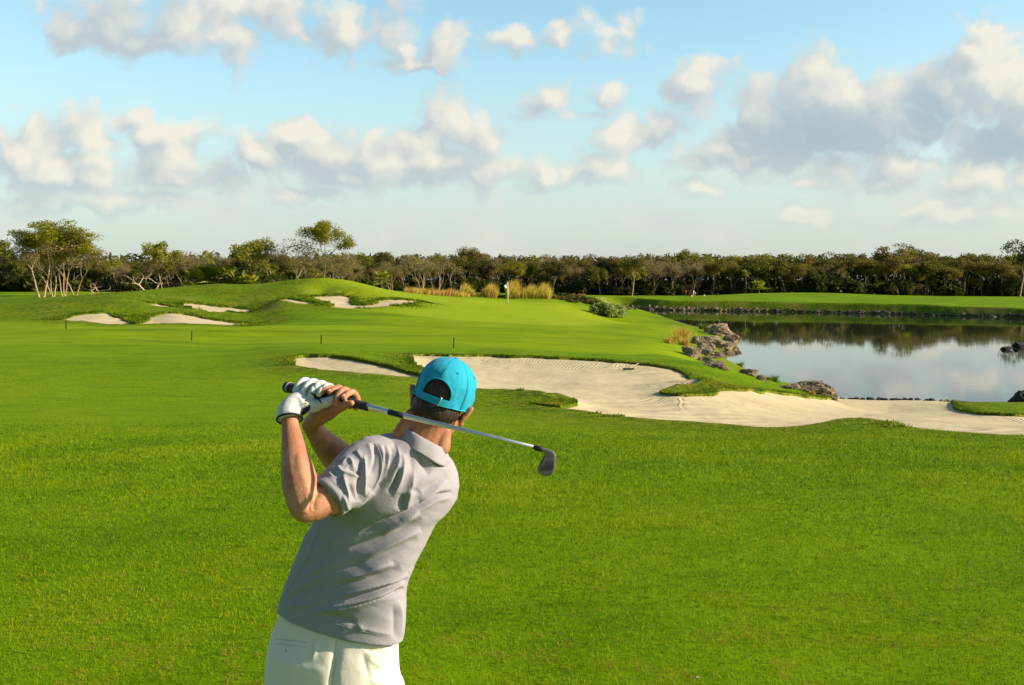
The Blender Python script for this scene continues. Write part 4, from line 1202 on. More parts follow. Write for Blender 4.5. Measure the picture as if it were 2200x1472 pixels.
for i in range(9):
    for j in range(7):
        a = i / 8; b_ = j / 6
        w = .58 * a * (1 - .45 * b_)
        V.append((-.03 - w * .62, .10 * math.sin(a * 5 + b_ * 2) * a, 2.10 - b_ * .42 - a * .40 * (1 - b_ * .3)))
for i in range(8):
    for j in range(6):
        k = i * 7 + j; Fc.append((k, k + 1, k + 8, k + 7))
mb.add(V, Fc); fm = meshobj('flag', mb.mesh('flag'), M_CLOTH, root)
sd = fm.modifiers.new('s', 'SOLIDIFY'); sd.thickness = .012
mb = MB(); mb.tube([(0, 0, 0.004), (0, 0, .012)], [.09, .09], 14); meshobj('cup', mb.mesh('cup'), M_BLACK, root)

D = 226
def tee(px, yb, yt, w, mat, name, lab, cat, knob=False, grp=None):
    q = at(px, yb, D); z = gz(q.x, D); H = max((yb - yt) / F * D, .2)
    r_ = w / F * D / 2
    root = empty(name, (q.x, D, z), 0, label=lab, cat=cat, group=grp)
    mb = MB()
    if knob:
        mb.tube([(0, 0, -.1), (0, 0, H * .6)], [.06, .06], 6); meshobj('post', mb.mesh('post'), M_BLACK, root)
        mb = MB(); mb.tube([(0, 0, H * .55), (0, 0, H * .65), (0, 0, H * .85), (0, 0, H)], [r_ * .5, r_, r_, r_ * .5], 10); meshobj('head', mb.mesh('head'), mat, root)
    else:
        mb.tube([(0, 0, -.1), (0, 0, H * .93), (0, 0, H)], [r_, r_, r_ * .6], 10); meshobj('post', mb.mesh('post'), mat, root)
        mb = MB(); mb.tube([(0, 0, H * .9), (0, 0, H * .97)], [r_ * 1.08, r_ * 1.08], 10); meshobj('band', mb.mesh('band'), M_RED if mat is M_WHITE else M_WHITE, root)
tee(1473.5, 632, 619, 3.0, M_RED, 'tee_sign', 'thin post with a round red head on the far tee', 'marker', True)
tee(1490, 634, 621, 2.6, M_WHITE, 'tee_post', 'white post on the far tee lawn', 'post')
tee(1493.5, 634, 625.5, 2.4, M_RED, 'tee_post', 'short red post hugging the white post on the far tee', 'post')
for px, py, lab in [(1486, 636, 'small white tee block in front of the white post'), (1513, 633, 'small white tee block standing apart from the posts')]:
    q = at(px, py, D - 4); z = gz(q.x, D - 4)
    mb = MB(); mb.box((0, 0, .14), (.16, .12, .15)); tag(meshobj('tee_marker', bevelled(mb.mesh('tee_marker'), .05), M_WHITE, None, (q.x, D - 4, z)), lab, 'tee marker', 'white tee blocks')

def sand_z(x, y, key):
    P, dep, lp = BPOLY[key]
    X_, Y_ = np.array([x]), np.array([y])
    d = sdist(X_, Y_, P, 5.0); _, _, dl, zl = ground(X_, Y_)
    W = 2.3 if key == 'big' else 1.6
    return float(zl[0] - dep * (1 - math.exp(-max(-d[0], 0) / W)) * sstep(dl, .8, 5)[0] - .02)
def on_sand(px, py, key):
    """sight line against the sand surface"""
    d = ray(px, py)
    Y = np.linspace(20, 60, 260)
    for y in Y:
        x = d.x / d.y * y; z = CAM_Z + d.z / d.y * y
        if sand_z(x, y, key) > z: return Vector((x, y, sand_z(x, y, key)))
a = on_sand(1350, 796, 'big'); b_ = on_sand(1371, 786, 'big')
M_WOODH = simple('rake_wood', (.55, .46, .32), .6, .2)
root = empty('bunker_rake', a, 0, label='black-headed rake lying in the shaded end of the big bunker', cat='rake')
mb = MB(); mb.box((0, 0, .05), (.20, .035, .025)); hd = meshobj('rake_head', bevelled(mb.mesh('rake_head'), .006), M_BLACK, root)
mb = MB()
for i in range(13): mb.tube([(-.18 + i * .03, 0, .03), (-.18 + i * .03, -.01, -.02)], [.008, .005], 5)
meshobj('tines', mb.mesh('tines'), M_BLACK, hd)
dv = b_ - a; dv = dv.normalized() * 1.5
mb = MB(); mb.tube([(0, 0, .07), (dv.x * .5, dv.y * .5, dv.z * .5 + .07), (dv.x, dv.y, dv.z + .06)], [.010, .010, .009], 7); meshobj('handle', mb.mesh('handle'), M_WOODH, root)
q = hit(1497, 1467)
mb = MB()
V = [(-.014, 0, .018), (-.006, -.007, .022), (.006, -.006, .026), (.013, .001, .020), (.006, .007, .023), (-.006, .006, .020), (0, 0, .029)]
mb.add(V, [(0, 1, 6), (1, 2, 6), (2, 3, 6), (3, 4, 6), (4, 5, 6), (5, 0, 6)])
lf = meshobj('fallen_leaf', mb.mesh('fallen_leaf'), simple('pale_leaf', (.55, .46, .34), .7, .1), None, (q[0], q[1], gz(q[0], q[1])))
lf.modifiers.new('s', 'SOLIDIFY').thickness = .002
tag(lf, 'pale dry leaf lying in the grass at the bottom of the photo', 'leaf')

# ------------------------------------------------------------------ golfer
from mathutils.bvhtree import BVHTree
GROOT = Vector((-.47, 3.14, 0.0))
golfer = empty('person', GROOT, 0, label='person in blue cap, grey polo shirt and white trousers finishing a golf swing', cat='person')

def catmull(vals, n):
    vals = [np.asarray(v, float) for v in vals]; out = []
    m = len(vals)
    for i in range(m - 1):
        p0 = vals[max(i - 1, 0)]; p1 = vals[i]; p2 = vals[i + 1]; p3 = vals[min(i + 2, m - 1)]
        for j in range(n):
            t = j / n
            out.append(.5 * ((2 * p1) + (-p0 + p2) * t + (2 * p0 - 5 * p1 + 4 * p2 - p3) * t * t + (-p0 + 3 * p1 - 3 * p2 + p3) * t ** 3))
    out.append(vals[-1]); return out
def limb(mb, nodes, k=20, sub=5, flat0=False, flat1=False):
    """tapered rounded limb through (point, radius) nodes"""
    P = catmull([tuple(n[0]) for n in nodes], sub); Rr = [float(r) for r in catmull([(n[1],) for n in nodes], sub)]
    P = [Vector(p) for p in P]
    pts, rad = list(P), list(Rr)
    d0 = (P[0] - P[1]).normalized(); d1 = (P[-1] - P[-2]).normalized()
    pre = []; post = []
    for a in (75, 50, 25):
        if not flat0: pre.append((P[0] + d0 * Rr[0] * math.sin(R(a)), Rr[0] * math.cos(R(a))))
    for a in (25, 50, 75):
        if not flat1: post.append((P[-1] + d1 * Rr[-1] * math.sin(R(a)), Rr[-1] * math.cos(R(a))))
    pts = [p for p, r in pre] + pts + [p for p, r in post]; rad = [r for p, r in pre] + rad + [r for p, r in post]
    mb.tube(pts, rad, k)
def ellipsoid(mb, c, rad, M=None, n=16, m=24):
    V = []; Fc = []
    V.append((0, 0, -1))
    for i in range(1, n):
        th = math.pi * i / n - math.pi / 2
        for j in range(m):
            a = 2 * math.pi * j / m
            V.append((math.cos(th) * math.cos(a), math.cos(th) * math.sin(a), math.sin(th)))
    V.append((0, 0, 1))
    top = len(V) - 1
    for j in range(m):
        Fc.append((0, 1 + (j + 1) % m, 1 + j)); Fc.append((top, top - m + j, top - m + (j + 1) % m))
    for i in range(n - 2):
        for j in range(m):
            a = 1 + i * m + j; b = 1 + i * m + (j + 1) % m
            Fc.append((a, b, b + m, a + m))
    out = []
    for v in V:
        p = Vector((v[0] * rad[0], v[1] * rad[1], v[2] * rad[2]))
        if M is not None: p = M @ p
        out.append(tuple(Vector(c) + p))
    mb.add(out, Fc)
def rings(mb, rs, k=72, e=2.3, sub=6):
    """loft through (L, R, half thickness) rings, closed at both ends"""
    Ls = catmull([tuple(r[0]) for r in rs], sub); Rs = catmull([tuple(r[1]) for r in rs], sub); ds = catmull([(r[2],) for r in rs], sub)
    n = len(Ls); V = []
    cs = [(a + b) / 2 for a, b in zip(Ls, Rs)]
    for i in range(n):
        c = cs[i]; a = (Rs[i] - Ls[i]) / 2
        sp = cs[min(i + 1, n - 1)] - cs[max(i - 1, 0)]
        b = np.cross(sp, a); b = b / np.linalg.norm(b) * ds[i][0]
        for j in range(k):
            t = 2 * math.pi * j / k
            ct, st = math.cos(t), math.sin(t)
            V.append(tuple(c + a * (abs(ct) ** (2 / e) * (1 if ct > 0 else -1)) + b * (abs(st) ** (2 / e) * (1 if st > 0 else -1))))
    Fc = [tuple(reversed(range(k))), tuple(range((n - 1) * k, n * k))]
    for i in range(n - 1):
        for j in range(k):
            a = i * k + j; b = i * k + (j + 1) % k; Fc.append((a, b, b + k, a + k))
    mb.add(V, Fc)
def fuse(mb, voxel, smooth=4, fac=.5, name='body'):
    """union of everything in mb as one continuous skin"""
    me = mb.mesh(name + '_tmp')
    bm = bmesh.new(); bm.from_mesh(me); bmesh.ops.recalc_face_normals(bm, faces=bm.faces[:]); bm.to_mesh(me); bm.free()
    o = bpy.data.objects.new('tmp', me); COL.objects.link(o)
    r = o.modifiers.new('r', 'REMESH'); r.mode = 'VOXEL'; r.voxel_size = voxel; r.adaptivity = 0
    s = o.modifiers.new('s', 'SMOOTH'); s.iterations = smooth; s.factor = fac
    dg = bpy.context.evaluated_depsgraph_get(); dg.update()
    out = bpy.data.meshes.new_from_object(o.evaluated_get(dg))
    out.name = name
    bpy.data.objects.remove(o); bpy.data.meshes.remove(me)
    out.polygons.foreach_set('use_smooth', np.full(len(out.polygons), True, bool))
    return out
def coords(me):
    V = np.empty(len(me.vertices) * 3, np.float32); me.vertices.foreach_get('co', V); return V.reshape(-1, 3).astype(float)
def normals(me):
    N = np.empty(len(me.vertices) * 3, np.float32); me.vertices.foreach_get('normal', N); return N.reshape(-1, 3).astype(float)
def setco(me, V):
    me.vertices.foreach_set('co', np.ascontiguousarray(V, np.float32).ravel()); me.update()
def part(name, me, mat, parent=golfer, **kw):
    """mesh in world coordinates -> child of the golfer"""
    V = coords(me); setco(me, V - np.array(GROOT))
    o = meshobj(name, me, mat, parent); tag(o, **kw); return o
def bvh_of(me):
    return BVHTree.FromPolygons([tuple(v.co) for v in me.vertices], [tuple(p.vertices) for p in me.polygons])
CAMV = Vector((0, 0, CAM_Z))
def stick(bv, px, py, lift=0.0):
    d = ray(px, py).normalized()
    h, n, i, ds = bv.ray_cast(CAMV, d)
    if h is None: return None
    return h - d * lift
def line_on(bv, pts, r, lift=.0, k=6, sub=6, mb=None):
    """a raised cord lying on a surface, following photograph pixels"""
    mb = mb or MB()
    q = [stick(bv, float(p[0]), float(p[1]), lift) for p in catmull(pts, sub)]
    q = [p for p in q if p is not None]
    if len(q) > 1:
        n = len(q); mb.tube(q, [r * min(1, .35 + 3 * min(i, n - 1 - i) / n) for i in range(n)], k)
    return mb
def fold(V, N, folds, facing=True):
    """push vertices along their normals near polylines drawn in photograph pixels"""
    px, py = project(V)
    face = (N[:, 1] < .25) if facing else np.ones(len(V), bool)
    disp = np.zeros(len(V))
    for pts, amp, w in folds:
        q = np.array(catmull(pts, 6))
        lo, hi = q.min(0) - 4 * w, q.max(0) + 4 * w
        sel = np.where(face & (px > lo[0]) & (px < hi[0]) & (py > lo[1]) & (py < hi[1]))[0]
        if not len(sel): continue
        A, B = q[:-1], q[1:]; E = B - A; L2 = (E ** 2).sum(1) + 1e-9
        dx = px[sel, None] - A[:, 0]; dy = py[sel, None] - A[:, 1]
        t = np.clip((dx * E[:, 0] + dy * E[:, 1]) / L2, 0, 1)
        d2 = (dx - t * E[:, 0]) ** 2 + (dy - t * E[:, 1]) ** 2
        j = d2.argmin(1); rr_ = np.arange(len(sel))
        s = (j + t[rr_, j]) / len(A)
        taper = np.sin(np.clip(np.minimum(s, 1 - s) * 2.6, 0.0, 1) * math.pi / 2)
        disp[sel] += amp * np.exp(-(np.sqrt(d2[rr_, j]) / (w * 1.05)) ** 1.3) * taper
    return V + N * disp[:, None]

# ---- materials of the man
def skin_material():
    m, t, b = material('skin', (.5, .28, .18), .56, .26)
    tc = t.n('ShaderNodeTexCoord').outputs['Object']
    n1 = t.noise(tc, 14, 4, .6); n2 = t.noise(tc, 160, 3, .6); n3 = t.noise(tc, 45, 3, .6)
    c = t.mix(t.ramp(n1, .35, .65), C4(.50, .25, .145), C4(.36, .15, .085))
    c = t.mix(t.math('MULTIPLY', t.ramp(n3, .46, .7), .5), c, C4(.33, .115, .065))
    c = t.mix(t.math('MULTIPLY', t.ramp(n2, .55, .75), .4), c, C4(.24, .10, .055))
    t.link(c, b.inputs['Base Color'])
    b.inputs['Subsurface Weight'].default_value = .07
    b.inputs['Subsurface Radius'].default_value = (.012, .004, .002)
    b.inputs['Subsurface Scale'].default_value = .6
    bp = t.n('ShaderNodeBump'); bp.inputs['Strength'].default_value = .5; bp.inputs['Distance'].default_value = .0025
    t.link(t.math('MULTIPLY_ADD', n3, .8, n2), bp.inputs['Height']); t.link(bp.outputs[0], b.inputs['Normal'])
    return m
M_SKIN = skin_material()
def cloth_material(name, col, wscale, bump=.35, var=.06, sheen=.3):
    m, t, b = material(name, col, .85, .12)
    b.inputs['Sheen Weight'].default_value = sheen
    tc = t.n('ShaderNodeTexCoord').outputs['Object']
    n1 = t.noise(tc, 9, 4, .6)
    wv = t.noise(tc, wscale, 2, .7)
    c = t.mix(n1, C4(*[v * (1 - var) for v in col]), C4(*[v * (1 + var) for v in col]))
    c = t.mix(t.math('MULTIPLY', t.ramp(wv, .4, .65), .22), c, C4(*[v * .62 for v in col]))
    t.link(c, b.inputs['Base Color'])
    bp = t.n('ShaderNodeBump'); bp.inputs['Strength'].default_value = bump; bp.inputs['Distance'].default_value = .0015
    t.link(wv, bp.inputs['Height'])
    b2 = t.n('ShaderNodeBump'); b2.inputs['Strength'].default_value = .14; b2.inputs['Distance'].default_value = .010
    t.link(t.noise(tc, 26, 4, .6, .9), b2.inputs['Height']); t.link(bp.outputs[0], b2.inputs['Normal'])
    t.link(b2.outputs[0], b.inputs['Normal'])
    return m
M_SHIRT = cloth_material('shirt_cloth', (.315, .300, .340), 330, .8, .06, .08)
M_TROUSER = cloth_material('trouser_cloth', (.74, .69, .62), 420, .3, .03, .05)
M_CAP = cloth_material('cap_cloth', (.018, .32, .48), 380, .35, .10, .05)
M_GLOVE = cloth_material('glove_leather', (.56, .58, .56), 120, .7, .12, 0)
M_DARK = simple('dark_trim', (.018, .018, .035), .6, .3)
M_SEAM = simple('seam_thread', (.56, .53, .46), .8, .1)
M_SEAMG = simple('shirt_seam', (.30, .30, .32), .85, .1)
M_NAIL, _t, _b = material('nail', (.66, .40, .32), .3, .5)
def hair_material():
    m, t, b = material('hair', (.05, .03, .02), .45, .4)
    tc = t.n('ShaderNodeTexCoord').outputs['Object']
    mp = t.n('ShaderNodeMapping'); t.link(tc, mp.inputs[0]); mp.inputs['Scale'].default_value = (220, 220, 26)
    n = t.noise(mp.outputs[0], 1.0, 3, .6)
    t.link(t.mix(t.ramp(n, .35, .7), C4(.016, .008, .008), C4(.075, .040, .028)), b.inputs['Base Color'])
    bp = t.n('ShaderNodeBump'); bp.inputs['Strength'].default_value = .9; bp.inputs['Distance'].default_value = .003
    t.link(n, bp.inputs['Height']); t.link(bp.outputs[0], b.inputs['Normal'])
    return m
M_HAIR = hair_material()

# ---- head frame
HC = at(957, 838, 3.16)
HU = Vector((.34, .02, .94)).normalized()
HB = Vector((-.21, -.97, 0)); HB = (HB - HU * HB.dot(HU)).normalized()
HF = -HB
HR = HF.cross(HU).normalized()
HM = Matrix((HR, HF, HU)).transposed()
def hl(x, y, z): return HC + HR * x + HF * y + HU * z
def ell(mb, c, rad, tilt=0.0, axis='Y'):
    ellipsoid(mb, hl(*c), rad, HM @ Matrix.Rotation(tilt, 3, axis))

# ---- club axis (needed by the hands)
CA = at(613, 831, 3.15); CB = at(1166, 966, 2.72)
CD = (CB - CA).normalized(); CLEN = (CB - CA).length
def club_t(px):
    lo, hi = -.1, 1.0
    for _ in range(40):
        m = (lo + hi) / 2
        if project([tuple(CA + (CB - CA) * m)])[0][0] < px: lo = m
        else: hi = m
    return CA + (CB - CA) * lo
E1 = Vector((0, 0, 1)); E1 = (E1 - CD * E1.dot(CD)).normalized()      # above the grip
E2 = CD.cross(E1).normalized()
if E2.y > 0: E2 = -E2                                                   # towards the camera
GR = .0135
def gp(px, py, off): return at(px, py, club_t(px).y - off)
def finger(mb, px, r, a0, a1, drift, rr=.024):
    nodes = []
    n = 8
    for i in range(n + 1):
        f = i / n; a = R(a0 + (a1 - a0) * f)
        rad_ = r * (1.05 - .22 * f)
        k = rr * (1 + .10 * abs(math.sin(f * math.pi * 2.5)))            # knuckles stand out a little
        p = club_t(px) + CD * drift * (f - .55) + E1 * math.cos(a) * k + E2 * math.sin(a) * k
        nodes.append((p, rad_))
    limb(mb, nodes, 14, 3)
    return nodes

# ---- body: one continuous skin
def build_body():
    mb = MB()
    # head
    ell(mb, (0, 0, 0), (.075, .093, .084))
    ell(mb, (0, -.028, -.055), (.066, .062, .062))
    ell(mb, (0, .030, -.085), (.060, .066, .070))
    ell(mb, (0, .062, -.135), (.034, .032, .026))
    ell(mb, (0, .095, -.060), (.014, .022, .026)); ell(mb, (0, .112, -.072), (.013, .012, .010))
    ell(mb, (0, .083, -.112), (.024, .014, .008)); ell(mb, (0, .081, -.121), (.022, .014, .008))
    for s in (-1, 1):
        ell(mb, (s * .032, .074, -.030), (.022, .014, .010))
        ell(mb, (s * .052, .050, -.075), (.020, .026, .022))
        # ear: rim, bowl and lobe
        ell(mb, (s * .081, -.006, -.046), (.0095, .020, .032), s * .34, 'Y')
        ell(mb, (s * .088, -.016, -.036), (.006, .010, .022), s * .45, 'Y')
        ell(mb, (s * .076, .002, -.074), (.007, .010, .011))
    # neck and shoulders
    limb(mb, [(hl(0, -.016, -.07), .060), (at(932, 892, 3.14), .060), (at(916, 930, 3.145), .064), (at(900, 968, 3.15), .075)])
    for px, py, px2, py2 in ((884, 893, 862, 935), (955, 925, 948, 960)):
        limb(mb, [(at(px, py, 3.12), .020), (at(px2, py2, 3.12), .026)])
    # torso under the shirt
    rings(mb, [(at(650, 1330, 3.18), at(825, 1375, 3.10), .075), (at(680, 1220, 3.18), at(840, 1255, 3.11), .07), (at(735, 1100, 3.14), at(895, 1140, 3.15), .08), (at(775, 1020, 3.09), at(945, 1050, 3.18), .09), (at(815, 970, 3.10), at(945, 1000, 3.18), .07), (at(850, 955, 3.12), at(940, 975, 3.16), .05)], 40, 2.2, 4)
    # legs inside the trousers and pelvis
    ellipsoid(mb, (-.50, 3.13, .80), (.14, .10, .12))
    for pts in LEGS: limb(mb, [(p, r * .78) for p, r in pts])
    # left arm, nearest the camera
    sh, el, wr = at(800, 992, 3.08), at(657, 1086, 2.93), at(623, 903, 3.03)
    limb(mb, [(sh, .056), (at(745, 1040, 3.01), .050), (at(703, 1070, 2.96), .0465), (at(668, 1086, 2.935), .045)])
    limb(mb, [(el, .046), (at(648, 1050, 2.945), .0495), (at(640, 1015, 2.965), .0455), (at(632, 970, 2.99), .035), (at(626, 930, 3.015), .0265), (wr, .0232), (at(622, 884, 3.045), .0232)])
    ellipsoid(mb, at(652, 1100, 2.905), (.020, .018, .022))
    limb(mb, [(at(662, 1072, 2.905), .018), (at(650, 1030, 2.93), .024), (at(641, 985, 2.955), .016)])
    limb(mb, [(at(690, 1090, 2.93), .022), (at(720, 1085, 2.95), .026)])
    # left hand inside the glove
    limb(mb, [(at(621, 882, 3.05), .0225), (at(645, 866, 3.095), .021), (at(672, 858, 3.10), .017)])
    for px, a1 in ((655, 88), (671, 92), (687, 90), (701, 70)): finger(mb, px, .0068, -120, a1 - 10, -.006, .0235)
    limb(mb, [(gp(672, 866, .02), .010), (gp(698, 864, .026), .008), (gp(716, 860, .024), .007)])
    # right arm, beyond the head
    limb(mb, [(at(930, 1005, 3.24), .055), (at(850, 1005, 3.31), .048), (at(778, 1008, 3.36), .044)])
    limb(mb, [(at(778, 1008, 3.36), .044), (at(748, 998, 3.32), .049), (at(722, 978, 3.27), .048), (at(696, 950, 3.21), .037), (at(676, 925, 3.16), .0275), (at(670, 910, 3.14), .0262)])
    # right hand: palm, thumb, four fingers over the grip
    limb(mb, [(at(668, 914, 3.14), .0255), (at(684, 898, 3.115), .0265), (gp(704, 886, .0), .024), (gp(722, 876, .0), .019), (gp(738, 872, .0), .014)])
    limb(mb, [(gp(694, 880, -.03), .020), (gp(720, 856, -.05), .020), (gp(745, 858, -.05), .016)])
    limb(mb, [(gp(708, 887, .018), .0140), (gp(726, 877, .022), .0122), (gp(742, 869.5, .023), .0104), (gp(755, 866.5, .020), .0090)])
    for px, r, a0, a1, rr_ in ((706, .0090, -120, 58, .026), (721.5, .0110, -120, 50, .0285), (737.5, .0112, -120, 100, .028), (752, .0102, -120, 56, .0262)):
        FING.append(finger(mb, px, r, a0, a1, -.007, rr_))
    return fuse(mb, .0030, 3, .5, 'body')
FING = []
LEGS = [[(Vector((-.595, 3.12, .74)), .10), (Vector((-.610, 3.11, .46)), .072), (Vector((-.62, 3.14, .28)), .062), (Vector((-.63, 3.15, .09)), .045)],
        [(Vector((-.42, 3.16, .74)), .10), (Vector((-.36, 3.24, .46)), .072), (Vector((-.30, 3.18, .28)), .062), (Vector((-.25, 3.10, .11)), .045)]]
body_me = build_body()
bodyV = coords(body_me); bodyN = normals(body_me)
# hair: the skin of the scalp lifted a few millimetres
def build_hair():
    loc = (bodyV - np.array(HC)) @ np.array(HM)
    x, y, z = loc.T
    wob = .006 * np.sin(x * 330) + .004 * np.sin(x * 810 + 1)
    nape = -.088 + .000 * x + wob * .6 + .35 * np.clip(np.abs(x + .004) - .032, 0, 1)
    side = np.where(y > -.02, -.030 - .0 * y, -.2)
    ins = (z > np.maximum(nape, side)) & (y < .045) & (np.abs(x) < .0775) & (z < .09)
    Q = np.array([list(p.vertices) for p in body_me.polygons if len(p.vertices) == 4])
    q = Q[ins[Q].all(1)]
    used = np.unique(q); rm = np.full(len(bodyV), -1); rm[used] = np.arange(len(used))
    depth = np.clip((z - np.maximum(nape, side)) * 60, 0, 1)
    V = bodyV + bodyN * (.0006 + .0032 * depth)[:, None]
    # short strands lying down the head
    rng = np.random.default_rng(4)
    s = rng.choice(used, 5200)
    root = V[s]; nrm = bodyN[s]
    down = -np.array(HU) + rng.normal(size=(len(s), 3)) * .28
    down -= nrm * (down * nrm).sum(1)[:, None]; down /= np.linalg.norm(down, axis=1)[:, None]
    ln = .007 + .008 * rng.random(len(s))
    side_ = np.cross(nrm, down) * .0005
    tip = root + down * ln[:, None] + nrm * .0016
    n0 = len(used)
    VV = np.concatenate([V[used], np.stack([root - side_, root + side_, tip + side_ * .3, tip - side_ * .3], 1).reshape(-1, 3)])
    QQ = np.concatenate([rm[q], n0 + np.arange(len(s) * 4).reshape(-1, 4)])
    return np_mesh('hair', VV, QQ)
hair_me = build_hair()
body_bvh = bvh_of(body_me)
# nails of the fingertips that show
def nails():
    for i in (1, 3):
        mb = MB()
        p, r = FING[i][-2]; q, r2 = FING[i][-1]
        dn = (q - p).normalized(); out = (Vector(q) - club_t([706, 721.5, 737.5, 752][i])); out = (out - dn * out.dot(dn)).normalized()
        sd = dn.cross(out)
        M = Matrix((sd, dn, out)).transposed()
        ellipsoid(mb, q + out * r2 * .93, (r2 * .58, r2 * .72, r2 * .16), M, 8, 12)
        part('nail', mb.mesh('nail'), M_NAIL, body_o)
V_, N_ = bodyV, bodyN
V_ = fold(V_, N_, [([(690, 1050), (676, 1075), (676, 1100)], -.004, 5), ([(663, 1060), (666, 1085), (660, 1102)], -.004, 4.5), ([(715, 905), (700, 912), (688, 925)], -.0025, 5)])
setco(body_me, V_)
body_o = part('body', body_me, M_SKIN)
part('hair', hair_me, M_HAIR)
nails()
# eyes on the face side
M_EYEW = simple('eye_white', (.7, .68, .64), .2, .5)
for s in (-1, 1):
    mb = MB(); ell(mb, (s * .032, .078, -.042), (.011, .011, .011)); part('eye', mb.mesh('eye'), M_EYEW, body_o)

